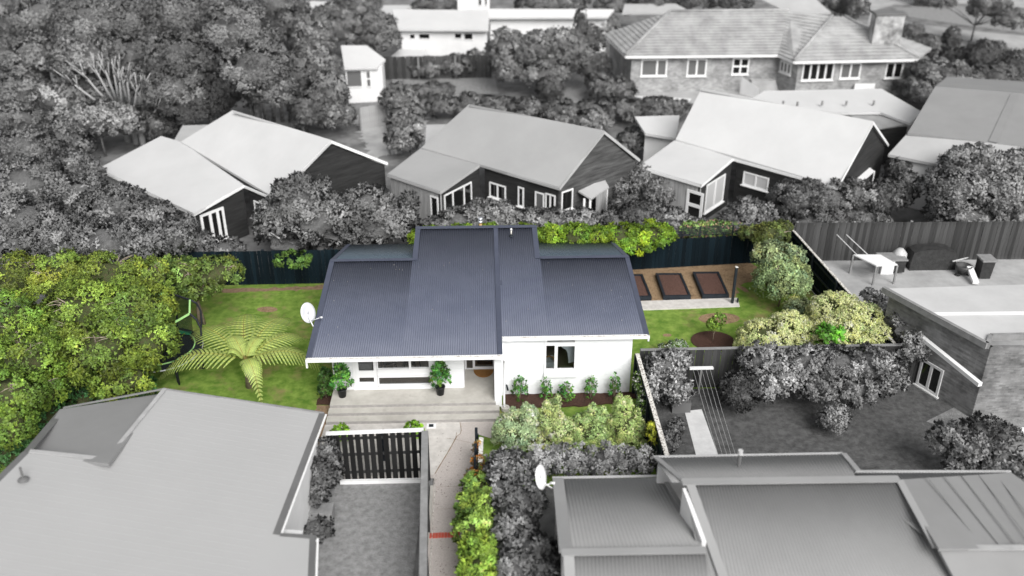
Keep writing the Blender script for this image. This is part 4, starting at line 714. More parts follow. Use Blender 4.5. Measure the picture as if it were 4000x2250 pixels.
# tree fern: arching fronds, each a rachis with pairs of leaflets
fc = Z('B1', 2240, 715, 1.15); ft = thing('tree_fern', 'lime-green tree fern with spreading fronds on the left lawn', 'tree fern', fc*[1,1,0])
MB().tube([fc*[1,1,0], fc*[1,1,.5]+(.03,0,0), fc-(0,0,.05)], [.14,.12,.13], 10).build('trunk', bark, ft, True)
def frond(c, az, L, rise, droop, seed):
    r = np.random.default_rng(seed); n = 30; t = np.linspace(0, 1, n); d = np.array((math.cos(az), math.sin(az), 0)); side = np.array((-d[1], d[0], 0)); bend = r.uniform(-.12,.12)
    path = np.array([c+d*L*(s*.98-.1*s**3)+side*bend*L*s*s+np.array((0,0,rise*math.sin(min(1,s*1.15)*math.pi*.62)*1.0-droop*s**2.6)) for s in t]); V = []; F = []; Cc = []
    def quad(p, col):
        n0 = len(V); V.extend(p); F.append((n0, n0+1, n0+2, n0+3)); Cc.extend([(*col, 1)]*4)
    for i in range(n-1):
        a, b = path[i], path[i+1]; u = unit(b-a); s = np.cross(u, (0,0,1.)); s = s/np.linalg.norm(s)*.014*(1-.6*i/n); quad([a-s, a+s, b+s, b-s], (.25,.19,.06))
    npn = 22
    for i in range(npn):
        f = .1+.88*i/(npn-1); k = f*(n-1); i0 = min(int(k), n-2); p = path[i0]+(path[i0+1]-path[i0])*(k-i0); u = unit(path[i0+1]-path[i0]); s0 = unit(np.cross(u, (0,0,1.))); up = np.cross(s0, u)
        ln = .45*L/2.3*math.sin(math.pi*min(1, f*.86+.14)**.8)*r.uniform(.92,1.06)+.04
        for sg in (-1, 1):
            dd = unit(s0*sg+u*.42); m = 9; tone = np.exp(r.normal(0,.1)); q0 = p
            for j in range(m):
                g = (j+1)/m; q1 = p+dd*ln*g+u*ln*.12*g*g+np.array((0,0,-.3*ln*g**2)); w_ = .036*(1-.55*g)+.01; us = unit(u-dd*(u@dd)); col = (.52*tone*(1-.1*g), .58*tone, .15*tone)
                w0 = us*w_*.95; jag = us*w_*.0
                w1 = us*(.05*(1-.8*g*g)+.004); w00 = us*(.05*(1-.8*(g-1/m)**2)+.004); quad([q0-w00, q0+w00, q1+w1*.72, q1-w1*.72], (col[0]*(1-.25*(j%2)), col[1]*(1-.2*(j%2)), col[2])); q0 = q1
    return np.array(V), np.array(F), np.array(Cc)
tips = [(415,960,.35),(500,842,.9),(611,803,1.0),(705,810,1.0),(776,872,.7),(803,952,.35),(655,1015,.1),(575,845,1.35),(672,850,1.35),(560,900,1.3)]
for i, (x, y, z) in enumerate(tips):
    e = A(x, y, z); dxy = (e-fc)[:2]; L = np.linalg.norm(dxy)*1.26; rise = .6; droop = rise*math.sin(math.pi*.62)+(fc[2]-z)*1.0; V, F, Cc = frond(fc, math.atan2(dxy[1], dxy[0]), L if i < 7 else L*.8, rise, droop, i)
    npmesh('frond', V, F, FROND, ft, Cc)

# ============================================================ the grey neighbourhood
def gsheet(name, pts, z, mat, rag=0): return sheet(name, pts, z, G[mat], rag=rag)
gsheet('courtyard', [(XR0+.3,38.2,0),(27,37.9,0),(27,29.0,0),(15.2,29.0,0),(15.0,31,0)], .0, 'paving')
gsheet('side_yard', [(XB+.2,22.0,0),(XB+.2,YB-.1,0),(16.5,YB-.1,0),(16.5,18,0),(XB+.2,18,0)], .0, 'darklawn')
gsheet('yard_path', ov((1722,1035),(1765,1030),(1808,1150),(1752,1150)), .012, 'path')
gsheet('neighbour_lawn', [Z('B6',790,590),Z('B6',1535,560),Z('B6',1420,1600),Z('B6',350,1600),Z('B6',330,900),Z('B6',520,200)], .0, 'lawn')
gsheet('front_terrace', ov((1590,224),(1880,222),(1960,236),(1940,262),(1745,262),(1640,245),(1600,238)), .0, 'paving')
gsheet('footpath', [Z('A3',1100,870),Z('A3',1640,900),Z('A3',1600,960),Z('A3',1000,920)], .006, 'path')
gsheet('road', ov((2190,30),(2300,58),(2420,75),(2576,90),(2760,120),(2760,215),(2560,135),(2500,115),(2330,82),(2180,66)), .0, 'road')
gsheet('road', ov((2130,-15),(2576,-15),(2760,0),(2760,40),(2576,20),(2400,8),(2250,12),(2170,35)), .0, 'paving')
gsheet('verge', ov((2245,20),(2400,14),(2700,40),(2700,100),(2440,66),(2290,44)), .006, 'lawn')
gsheet('kitchen_garden', ov((985,190),(1240,180),(1255,235),(1130,250),(990,240)), .0, 'lawn')
gsheet('back_lawn', ov((1380,205),(1500,200),(1600,238),(1540,262),(1400,262)), .0, 'lawn')
gsheet('garden_soil', ov((890,290),(1080,275),(1060,370),(930,400)), .0, 'paving', .2)

# --- cottages with a gable end and a lower front wing
def cottage(name, label, P, ez, rz_, wz, roofm, wallm, base, apex=None):
    """P: surveyed outline: rl, rr ridge ends; ef eave front right; ej eave/wing joint; el eave left; eb gable rear eave; wl, wf wing eave left/front"""
    q = lambda k, z: A(*P[k], z); t = thing(name, label, 'house', base)
    rl, rr, ef, eb, el, ej = q('rl', rz_), q('rr', rz_), q('ef', ez), q('eb', ez), q('el', ez), q('ej', ez); wl, wf = q('wl', wz), q('wf', wz)
    main = slab('roof', [el, ef, rr, rl], roofm, t); bl_ = eb+(rl-rr); bl_[2] = ez
    slab('rear_roof', [rl+(0,0,-.01), rr+(0,0,-.01), eb, bl_], roofm, t); slab('wing_roof', [wl, wf, ej+(0,0,-.01), el+(0,0,-.01)] + ([A(*apex)] if apex else []), roofm, t)
    n = 0
    for i in range(1, n): f = i/n; MB().beam(el*(1-f)+ef*f+(0,0,.012), rl*(1-f)+rr*f+(0,0,.012), .03, .02).build('roof_seam', roofm, main)
    fasc = MB(); 
    for a, b in ((rr, ef), (rr, eb), (ef, ej), (ej, wf), (wf, wl)): fasc.beam(a-(0,0,.1), b-(0,0,.1), .04, .12)
    fasc.build('fascia', wallm['trim'], t)
    cen = (rl+rr+ef+eb)/4; ins = lambda p, f=.06, dz=-.14: np.array((p[0]*(1-f)+cen[0]*f, p[1]*(1-f)+cen[1]*f, p[2]+dz))
    a, b, c = ins(ef), ins(rr), ins(eb); MB().prism([a, b, c, (c[0],c[1],0), (a[0],a[1],0)], unit(cen-(a+c)/2)*[.1,.1,0]).build('gable_wall', wallm['gable'], t)
    jw = ins(ej, .05); wall(t, jw, ins(ef), wallm['dark'], name='front_wall', th=.1); wc = (wl+wf+ej+el)/4; iw = lambda p, f=.06: np.array((p[0]*(1-f)+wc[0]*f, p[1]*(1-f)+wc[1]*f, p[2]-.14))
    wall(t, iw(wf), iw(ej, .02), wallm['dark'], name='wing_side_wall', th=.1); wall(t, iw(wl), iw(wf), wallm['front'], name='wing_front_wall', th=.1)
    wall(t, ins(bl_), ins(eb), wallm['dark'], name='rear_wall', th=.1)
    return t, dict(ef=ins(ef), ej=jw, wf=iw(wf), wl=iw(wl), eb=ins(eb), rr=ins(rr), wj=iw(ej, .02), cen=cen, wc=wc)
def fac(a, b, away):       # frame of a wall: origin, along, outward
    a = np.array(a)*[1,1,0]; b = np.array(b)*[1,1,0]; u = unit(b-a); n = np.array((-u[1], u[0], 0)); n *= -np.sign((away*[1,1,0]-a)@n); return a+n*.012, u, n, np.linalg.norm(b-a)
def wpx(t, F, x0, y0, x1, y1, **kw):  # a window given by its corners in the photograph, on the wall frame F
    P, u, n, L = F
    def hit(x, y): d = ray(x*K, y*K); s = ((P-EYE)@n)/(d@n); p = EYE+d*s; return (p-P)@u, p[2]
    a = hit(x0, y0); b = hit(x1, y1); xa, xb = sorted((a[0], b[0])); za, zb2 = sorted((a[1], b[1]))
    if zb2-za < .25: za = zb2-.9
    return window(t, P, u, n, xa, xb, max(za, .08), zb2, **kw)
W_ = lambda g, f: dict(gable=G[g], dark=G['clad'], front=G[f], trim=G['trim'])
t, q = cottage('cottage', 'dark-walled cottage with a mid grey roof, middle of the three behind the garden', dict(rl=(1180,262), rr=(1520,328), ef=(1408,471), eb=(1610,400), el=(1060,371), ej=(1208,412), wl=(975,437), wf=(1108,481)), 2.6, 4.7, 2.25, G['roofmid'], dict(W_('cladmid','panel'), trim=G['rooflight']), A(1300,430,0))
F = fac(q['wf'], q['wj'], q['wc']); wpx(t, F, 1117, 492, 1186, 545, cols=3, widths=[.3,.42,.28])
F = fac(q['ej'], q['ef'], q['cen']); wpx(t, F, 1233, 458, 1272, 505, cols=2); wpx(t, F, 1305, 470, 1317, 520, cols=1); wpx(t, F, 1348, 482, 1368, 530, cols=1, gmat=mglass); wpx(t, F, 1374, 486, 1396, 530, cols=2)
F = fac(q['wl'], q['wf'], q['wc']); wpx(t, F, 1084, 492, 1104, 560, cols=1, rows=1)
F = fac(q['ef'], q['eb'], q['cen']); wpx(t, F, 1413, 484, 1438, 522, cols=1, name='window')
# lean-to porch on its gable
ph = [A(1455,480,2.1), A(1487,500,1.9), A(1532,470,1.9), A(1520,449,2.1)]
slab('porch_roof', ph, G['rooflight'], t, .08); 
for p in (A(1470,500,1.85), A(1485,500,1.85), A(1527,472,1.85)): MB().beam((p[0],p[1],0), (p[0],p[1],p[2]), .1, .1, up=(0,1,0)).build('porch_post', G['trim'], t)
MB().prism([A(1500,495,1.8)*[1,1,0]+(0,0,1.8), A(1527,476,1.8)*[1,1,0]+(0,0,1.8), A(1527,476,1.8)*[1,1,0], A(1500,495,1.8)*[1,1,0]], (.0,.04,0)).build('porch_screen', G['panel'], t)
t, q = cottage('cottage', 'dark-walled cottage with a near-white roof, leftmost, half hidden by trees', dict(rl=(585,277), rr=(833,352), ef=(690,497), eb=(975,408), el=(455,356), ej=(613,464), wl=(247,424), wf=(487,536)), 2.6, 4.5, 2.2, G['roofwhite'], W_('clad','panel'), A(620,450,0), apex=(405,342,2.7))
F = fac(q['wf'], q['wj'], q['wc']); wpx(t, F, 504, 543, 570, 594, cols=3, widths=[.4,.34,.26], gmat=dglass, fr=.12)
F = fac(q['ej'], q['ef'], q['cen']); wpx(t, F, 640, 505, 668, 560, cols=2)
F = fac(q['wl'], q['wf'], q['wc'])
for x0_, x1_ in ((318,348),(383,393),(410,428)): wpx(t, F, x0_, 470+(x0_-318)*.5, x1_, 500+(x1_-318)*.5, cols=1, sill=False)
t, q = cottage('cottage', 'dark-walled cottage with a near-white roof, right of the three, facing the dark fence', dict(rl=(1765,222), rr=(2198,305), ef=(2108,470), eb=(2236,362), el=(1700,350), ej=(1845,397), wl=(1607,418), wf=(1765,464)), 2.6, 4.8, 2.25, G['roofwhite'], W_('clad','panel'), A(1900,420,0))
F = fac(q['wf'], q['wj'], q['wc']); wpx(t, F, 1778, 466, 1816, 505, cols=2, gmat=pglass)
F = fac(q['ej'], q['ef'], q['cen']); wpx(t, F, 1873, 432, 1930, 480, cols=2, gmat=pglass); wpx(t, F, 2010, 475, 2025, 520, cols=1, gmat=mglass)
F = fac(q['wl'], q['wf'], q['wc']); wpx(t, F, 1732, 478, 1762, 555, cols=1, rows=2, fr=.14)
aw = [A(2130,440,2.0), A(2162,465,1.9), A(2200,430,1.9), A(2165,405,2.0)]; o = thing('awning', 'small white awning sheet above the bushes at the gable of the right cottage', 'awning', aw[0]*[1,1,0]); slab('sheet', aw, G['trim'], o, .04); [MB().beam((p[0],p[1],0), p, .05, .05, up=(0,1,0)).build('post', G['trim'], o) for p in aw[1:3]]

def simple_house(name, label, roofs, walls, cat='house', wallmat='wallwhite', z0=0.0):
    base = np.mean([np.array(p) for r in roofs for p in r[0]], 0)*[1,1,0]; t = thing(name, label, cat, base)
    for pts, m_ in roofs: slab('roof', pts, G[m_], t, .14)
    fs_ = []
    for a, b in walls: wall(t, a, b, G[wallmat]); fs_.append(fac(a, b, base))
    return t, fs_
S = lambda x, y, z: at(x, y, z)
# mid grey house at the right edge
r0, r1, m0, m1, e0, e1_ = S(3653,338,4.6), S(4200,380,4.6), S(3546,518,3.3), S(4040,578,3.3), S(3470,602,2.6), S(3900,690,2.6)
t, f = simple_house('cottage', 'cottage with a two-tone mid grey roof cut by the right edge of the picture', [([m0,m1,r1,r0],'roofgrey'), ([e0,e1_,m1+(0,0,-.02),m0+(0,0,-.02)],'rooflight')], [(e0*.97+m1*.03-(0,0,.1), e1_*.97+m0*.03-(0,0,.1))]); fl2 = slab('rear_roof', [r0, r1, S(4200,330,3.0), S(3700,300,3.0)], G['roofgrey'], t)
MB().beam(S(3963,370,4.55)+(0,0,.02), S(3878,556,3.32)+(0,0,.02), .4, .02).build('flashing', G['roofgrey'], t); wall(t, S(3900,590,2.9), S(4300,640,2.9), G['clad'])
# low white-roofed building behind the right cottage
t, f = simple_house('low_building', 'long low building with a white roof and a grey lean-to behind the right cottage', [([S(2985,355,2.9),S(3443,346,2.9),S(3600,436,2.6),S(3556,482,2.5),S(3440,438,2.6),S(3290,440,2.55),S(2900,410,2.6)],'roofwhite')], [(S(3443,352,2.8),S(3590,438,2.5))])
slab('lean_to_roof', [S(3287,430,2.45), S(3455,428,2.45), S(3556,482,2.3), S(3430,502,2.3), S(3340,462,2.35)], G['awning'], t, .08); wall(t, S(3430,502,2.2), S(3545,496,2.2), G['clad'])
for i, (x, y) in enumerate(((3058,411),(3114,414),(3211,411),(3305,411),(3412,409))): p = S(x, y, 2.75); tag(MB().tube([p, p+(0,0,.25)], .07, 8).build('roof_vent', G['mid']), 'small grey roof vent on the long white roof, ' + ('first from the left','second from the left','third from the left','fourth from the left','last on the right')[i], 'vent', 'vents on the long white roof')
# white shed roofs between the cottages
t, f = simple_house('shed', 'small white-roofed shed between the middle and right cottages', [([S(2479,455,2.4),S(2655,450,2.4),S(2640,540,2.0),S(2520,520,2.0)],'roofwhite')], [(S(2520,520,1.9),S(2640,540,1.9))], 'shed')
t, f = simple_house('shed', 'small pale corrugated lean-to just left of the middle cottage roof', [([S(1665,487,2.3),S(1755,485,2.3),S(1700,565,2.0),S(1660,570,2.0)],'rooflight')], [(S(1660,570,1.9),S(1700,565,1.9))], 'shed')
t, f = simple_house('shed', 'low pale flat-roofed shed peeping out behind the left cottage', [([S(713,490,2.5),S(840,486,2.5),S(770,550,2.3),S(680,548,2.3)],'rooflight')], [(S(705,551,2.2),S(770,550,2.2))], 'shed', 'mid')
slab('roof', [S(2400,505,2.0),S(2490,500,2.0),S(2420,545,1.8)], G['trim'], t, .05) if False else None
# white cottage with a sash window
t, f = simple_house('garden_cottage', 'tiny white cottage with one curtained window beside the dark wood', [([S(1331,177,3.4),S(1432,177,3.4),S(1506,232,2.6),S(1474,264,2.5),S(1345,266,2.5)],'roofwhite')], [(S(1352,268,2.4),S(1492,262,2.4)), (S(1492,262,2.4),S(1500,236,2.5))])
wpx(t, f[0], 870, 178, 912, 218, cols=1, gmat=mglass, sill=False); wpx(t, f[0], 920, 178, 934, 218, cols=1, rows=2, gmat=mglass, sill=False)
# long white house with a carport
t, f = simple_house('white_house', 'long white house with a carport and dark strip windows, behind the tiny cottage', [([S(1556,114,2.8),S(1908,116,2.8),S(1908,40,3.6),S(1530,36,3.6)],'roofwhite'), ([S(1525,222,1.0),S(1665,220,1.0),S(1665,192,1.2),S(1560,192,1.2)],'roofwhite')], [(S(1565,116,2.65),S(1902,118,2.65))], 'house')
for a, b, c, d in ((1030,85,1045,98),(1053,84,1082,98),(1143,83,1162,97),(1167,83,1190,100)): wpx(t, f[0], a, b, c, d, cols=1, sill=False)
for x in (1667,1725,1785,1848,1900): p = at(x, 238, 0); MB().box(p[0]-.1,p[0]+.1,p[1]-.1,p[1]+.1,0,1.55).build('carport_post', G['mid'], t)
cp = at(1667,238,0); MB().box(cp[0]-.1,at(1902,238,0)[0]+.1,cp[1]-.1,cp[1]+.1,1.5,1.6).build('carport_beam', G['mid'], t); MB().box(cp[0],at(1900,238,0)[0],cp[1]+.3,cp[1]+.4,0,1.5).build('screen_wall', G['wallwhite'], t)
t, f = simple_house('white_house', 'long low white house with a dark doorway, just left of the brick house', [([S(1907,68,3.0),S(2375,66,3.0),S(2400,36,3.5),S(1907,34,3.5)],'roofwhite')], [(S(1915,70,2.85),S(2370,68,2.85))])
for a, b, c, d in ((1330,61,1352,82),(1410,57,1428,64),(1435,57,1458,64),(1260,66,1272,74)): wpx(t, f[0], a, b, c, d, cols=1, sill=False)
t, f = simple_house('far_house', 'pale-roofed house at the top edge above the dark wood', [([S(1125,0,3.2),S(1350,10,3.0),S(1290,36,2.8),S(1180,40,2.8)],'roofwhite')], [(S(1185,42,2.7),S(1290,40,2.7))])
t, f = simple_house('far_house', 'tall white house front cut by the top edge of the picture', [([S(1780,-60,5),S(1920,-60,5),S(1920,-30,4.6),S(1780,-30,4.6)],'roofwhite')], [(S(1786,-28,4.5),S(1912,-28,4.5))]); wpx(t, f[0], 1203, -8, 1212, 14, cols=1, sill=False); wpx(t, f[0], 1219, -8, 1226, 14, cols=1, sill=False)
t, f = simple_house('far_house', 'low pale roof far left of the long white house at the top', [([S(1470,70,2.6),S(1530,50,2.6),S(1640,20,2.6),S(1500,20,2.6)],'roofwhite')], [(S(1470,72,2.5),S(1530,52,2.5))])
t, f = simple_house('far_house', 'pale grey roof cut by the top edge above the brick house', [([S(2430,52,2.8),S(2700,46,2.8),S(2640,14,3.2),S(2440,16,3.2)],'rooflight'), ([S(3090,54,2.8),S(3245,48,2.8),S(3180,-10,3.6),S(2960,-10,3.6)],'rooflight')], [(S(3095,60,2.7),S(3200,58,2.7))])
gar = thing('far_garage', 'dark open garage at the top edge beside the road', 'garage', at(3620,20,0)); p0_, p1_ = at(3570,22,0), at(3680,30,0); MB().prism([p0_, p1_, p1_+(0,0,2.4), p0_+(0,0,2.4)], (0,.15,0)).build('door', G['tarp'], gar); MB().prism([p0_+(0,.2,2.5), p1_+(1.5,.2,2.5), p1_+(1.5,6,2.5), p0_+(0,6,2.5)], (0,0,.12)).build('roof', G['roofgrey'], gar); MB().prism([p1_, p1_+(1.5,0,0), p1_+(1.5,0,2.4), p1_+(0,0,2.4)], (0,.15,0)).build('wall', G['mid'], gar)

# --- brick house with a tiled hip roof
bh = thing('brick_house', 'large brick house with a pale tiled hip roof and white windows at the upper right', 'house', A(1900,220,0)); EZ, RZ_ = 2.75, 4.9
Lf, Lb = S(2445,217,EZ), S(2361,133,EZ); Rl, Rr = S(2616,47,RZ_), S(3084,43,RZ_); Vv = S(3040,211,EZ); Wl, Wr = S(3103,238,EZ), S(3589,228,EZ); Hp = S(3251,64,RZ_-.2); Hp2 = S(3300,66,RZ_-.2); Vt = S(3150,92,4.3); Rb = S(3640,190,EZ)
def tiled(pts_lo, pts_hi, n, nm='roof'):
    a, b = [np.array(p, float) for p in pts_lo]; d, c = [np.array(p, float) for p in pts_hi]; r = MB().prism([a, b, c, d], (0,0,-.1)).build(nm, G['tile'], bh); nn = np.cross(b-a, (c+d)/2-(a+b)/2); nn = nn/np.linalg.norm(nn); nn *= np.sign(nn[2])
    for i in range(n):
        f0, f1 = i/n, (i+1)/n; l0, l1 = a+(d-a)*f0, b+(c-b)*f0; h0, h1 = a+(d-a)*f1, b+(c-b)*f1
        MB().prism([l0+nn*.06, l1+nn*.06, h1+nn*.01, h0+nn*.01], nn*-.03).build('tile_course', G['tile'], r)
    return r
tiled((Lf, Vv), (Rl, Rr), 15); tiled((Lb, Lf), (Rl, Rl+(.01,0,0)), 14); tiled((Vv, Wl), (Rr, Hp), 14); tiled((Wl, Wr), (Hp, Hp2), 13); tiled((Wr, Rb), (Hp2, Hp2+(.02,.01,0)), 10)
for a, b in ((Lf, Rl), (Rl, Rr), (Wl, Hp), (Wr, Hp2)): MB().tube([a+(0,0,.08), b+(0,0,.08)], .1, 8).build('ridge_tile', G['tile'], bh, True)
bc = (Lf+Rr+Wr)/3; ins2 = lambda p, dx=0, dy=.5: np.array((p[0]+dx, p[1]+dy, EZ-.12))
wls = [(ins2(Lf,.5), ins2(Vv,.3)), (ins2(Vv,.3), ins2(Wl,.5)), (ins2(Wl,.5), ins2(Wr,-.6)), (ins2(Lb,.5), ins2(Lf,.5))]; FF = []
for a, b in wls: wall(bh, a, b, G['brick'], name='brick_wall'); FF.append(fac(a, b, A(1950,120,0)))
for a, b in ((Lf, Vv), (Vv, Wl), (Wl, Wr), (Lb, Lf)): MB().beam(a-(0,0,.12), b-(0,0,.12), .12, .16).build('gutter', G['trim'], bh)
wpx(bh, FF[0], 1615, 150, 1675, 190, cols=2, widths=[.62,.38], gmat=mglass, fr=.1); wpx(bh, FF[0], 1731, 149, 1774, 190, cols=2, gmat=mglass, fr=.1); wpx(bh, FF[0], 1845, 147, 1880, 186, cols=2, rows=2, fr=.1)
wpx(bh, FF[1], 1966, 152, 1988, 188, cols=3, fr=.12, gmat=mglass); wpx(bh, FF[2], 2022, 160, 2092, 200, cols=4, fr=.1); wpx(bh, FF[2], 2118, 160, 2160, 196, cols=2, gmat=mglass, fr=.1); wpx(bh, FF[2], 2232, 158, 2265, 195, cols=2, fr=.1)
_p = FF[2]; MB().box(at(3278,340,0)[0],at(3355,340,0)[0],_p[0][1]-.1,_p[0][1]+.02,0,1.0).build('door_panel', G['trim'], bh)
cb0 = S(3395,228,EZ-.3); cw_ = 2.0; MB().prism([cb0*[1,1,0], cb0*[1,1,0]+(cw_,0,0), cb0*[1,1,0]+(cw_,.9,0), cb0*[1,1,0]+(0,.9,0)], (0,0,5.4)).build('chimney', G['stack'], bh); MB().prism([cb0*[1,1,0]+(-.08,-.08,5.4), cb0*[1,1,0]+(cw_+.08,-.08,5.4), cb0*[1,1,0]+(cw_+.08,.98,5.4), cb0*[1,1,0]+(-.08,.98,5.4)], (0,0,.15)).build('chimney_cap', G['roofdark'], bh)
stp = thing('front_steps', 'pale concrete entry steps with solid side walls in front of the brick house', 'steps', S(2960,340,0)); a_ = S(2895,300,1.3); b_ = S(2990,345,.9)
MB().prism([S(2897,300,1.2), S(2965,345,.7), S(2965,345,.7)*[1,1,0], S(2897,300,1.2)*[1,1,0]], (0,.15,0)).build('side_wall', G['wallwhite'], stp)
for i in range(5): p = S(2960-i*3, 352-i*9, .15+i*.2); MB().box(p[0]-.2,p[0]+1.5,p[1],p[1]+.6,0,.15+i*.2).build('step', G['paving'], stp)

# --- brick building with a flat pale roof at the right
rb = thing('brick_building', 'dark brick building with a flat pale roof cut by the right edge', 'house', A(2450,850,0)); a0, a1, a2, a3 = A(2222,726,3.0), A(2484,868,3.0), A(2492,842,3.1), A(2640,838,3.1)
slab('flat_roof', [A(2222,726,3.0), A(2484,868,3.0), A(2492,846,3.0), A(2700,842,3.0), A(2700,712,3.0)], G['flatroof'], rb, .15)
for a, b in ((A(2222,726,3.0), A(2484,868,3.0)), (A(2492,846,3.0), A(2700,842,3.0)), (A(2484,868,3.0), A(2492,846,3.0))): MB().beam(a+(0,0,-.03), b+(0,0,-.03), .14, .22).build('parapet', G['mid'], rb)
MB().beam(A(2345,789,3.03), A(2640,786,3.03), .1, .06).build('roof_joint', G['trim'], rb)
wa, wb_, wc_ = A(2222,726,3.0)*[1,1,0]+(.25,-.05,2.85), A(2484,868,3.0)*[1,1,0]+(.2,.1,2.85), A(2720,860,3.0)*[1,1,0]+(0,0,2.85)
wall(rb, wa, wb_, G['brickdark'], name='brick_wall'); wall(rb, wb_+(.01,0,0), wc_, G['brickdark'], name='brick_wall'); F1 = fac(wa, wb_, A(2600,800,0))
MB().beam(A(2310,845,2.05)+(.05,0,0), A(2462,968,1.9)+(.05,0,0), .16, .14).build('window_hood', G['trim'], rb)
wpx(rb, F1, 2322, 903, 2356, 1000, cols=2, fr=.09, gmat=dglass, fmat=G['trim'])
gsheet('brick_yard', ov((2330,1060),(2640,1180),(2640,1010),(2480,985)), .002, 'lawn')
hb2 = A(2555,1065,1.0); tag(MB().box(hb2[0]-.15,hb2[0]+1.0,hb2[1]-.12,hb2[1]+.12,.55,.75).build('wall_ledge', G['trim']), 'white ledge at the right edge beside the dark brick wall', 'ledge')

# --- courtyard things
def gt(name, label, cat, base): return thing(name, label, cat, base)
fence('grey_fence', 'long grey board fence along the back of the courtyard at the right', (XR0+.2, 37.95), (27.0, 37.75), 1.9, G['board'], G['mid'], side=-1, pitch=.16, hvar=.004)
p = A(2190,690,.0); tt = gt('garden_table', 'white-topped table with a pale box under it in the courtyard', 'table', p); tp = [A(2147,640,.95), A(2215,640,.95), A(2258,665,.95), A(2205,668,.95)]; slab('tabletop', tp, G['trim'], tt, .05)
for q_ in tp: MB().beam((q_[0],q_[1],0), (q_[0],q_[1],.9), .07, .07, up=(0,1,0)).build('leg', G['mid'], tt)
p = A(2240,690,0); cb_ = gt('hutch', 'grey and white hutch with an open dark front beside the table', 'hutch', p); MB().box(p[0]-.45,p[0]+.1,p[1],p[1]+.7,0,.65).build('cabinet', G['trim'], cb_); MB().box(p[0]+.11,p[0]+.6,p[1]+.0,p[1]+.7,.08,.62).build('hollow', G['tarp'], cb_); MB().box(p[0]-.5,p[0]+.65,p[1]-.05,p[1]+.75,.66,.72).build('lid', G['mid'], cb_)
p = A(2262,648,.5); tag(MB().lathe(p*[1,1,0], [(.28,0),(.32,.3),(.3,.75),(.12,.95)], 12).build('sack', G['metal'], None, True), 'pale grey rounded sack standing behind the hutch', 'sack')
p = A(2345,680,0); bq = gt('covered_barbecue', 'long object under a dark tarpaulin against the grey fence', 'barbecue', p); n_b = 10; mb = MB(); xs = [-1.05,-.95,-.6,-.2,.3,.7,.95,1.05]; hs_ = [.35,.85,.95,.98,1.0,.92,.8,.3]
for (x0_, h0), (x1_, h1) in zip(zip(xs, hs_), zip(xs[1:], hs_[1:])): mb.prism([(p[0]+x0_,p[1],0),(p[0]+x1_,p[1],0),(p[0]+x1_,p[1]+.06,h1),(p[0]+x0_,p[1]+.06,h0)], (0,.7,0))
mb.build('tarpaulin', G['tarp'], bq)
p = A(2420,690,0); wbw = gt('barrow', 'small round-tubbed barrow with a pale arm in the courtyard', 'barrow', p); MB().lathe(p, [(.22,.1),(.34,.35),(.36,.45),(.3,.45),(.28,.3)], 16).build('tub', G['plastic'], wbw, True)
MB().beam(p+(.2,-.1,.4), A(2455,712,.15), .25, .12).build('arm', G['trim'], wbw); MB().tube([p+(-.4,.3,.5), p+(.35,.45,.6)], .03, 6).build('handle', G['metal'], wbw)
for a in (.25,-.25): MB().lathe(p+(a,-.12,.0), [(.1,0),(.12,.03),(.12,.08),(.05,.1)], 10).build('wheel', G['tarp'], wbw)
p = A(2470,695,0); wb2 = gt('wheelie_bin', 'dark wheelie bin with a grey lid in the courtyard', 'bin', p); MB().prism([(p[0]-.24,p[1]-.25,0),(p[0]+.24,p[1]-.25,0),(p[0]+.28,p[1]-.3,.85),(p[0]-.28,p[1]-.3,.85)], (0,.55,0)).build('body', G['tarp'], wb2); MB().box(p[0]-.32,p[0]+.32,p[1]-.36,p[1]+.32,.86,.94).build('lid', G['mid'], wb2)
for a in (-.25,.25): MB().box(p[0]+a-.04,p[0]+a+.04,p[1]+.25,p[1]+.33,0,.14).build('wheel', G['tarp'], wb2)
for i, f in enumerate((0, 1)):
    a = A(2105+f*24, 590, 1.7); b = A(2160+f*28, 645, .9); tag(MB().tube([a, b], .018, 5).build('clothesline_wire', G['metal']), ('left','right')[i]+' one of two taut wires slanting from the grey fence to the white table', 'wire', 'wires above the courtyard')
# --- clothesline yard right of the dark green fence
cl0 = A(1757, 990, 0); cz = onY(1757*K, 928*K, cl0[1])[2]; cln = gt('clothesline', 'white T-bar clothesline with long wires over the dark lawn', 'clothesline', cl0); MB().tube([cl0, cl0*[1,1,0]+(0,0,cz)], .04, 8).build('pole', G['mid'], cln); MB().box(cl0[0]-.42,cl0[0]+.42,cl0[1]-.06,cl0[1]+.06,cz,cz+.07).build('crossbar', G['trim'], cln)
for i in range(5):
    s0 = cl0*[1,1,0]+(-.3+.15*i,0,cz+.03); e_ = A(1808+i*11, 1150, cz); MB().tube([s0, (s0+e_)/2-(0,0,.04), e_], .006, 4).build('wire', G['metal'], cln)
p = A(1712,1035,0); tag(MB().box(p[0]-.32,p[0]+.32,p[1]-.1,p[1]+.5,0,.42).build('planter', G['roofdark']), 'dark planter box at the head of the pale yard path', 'planter')

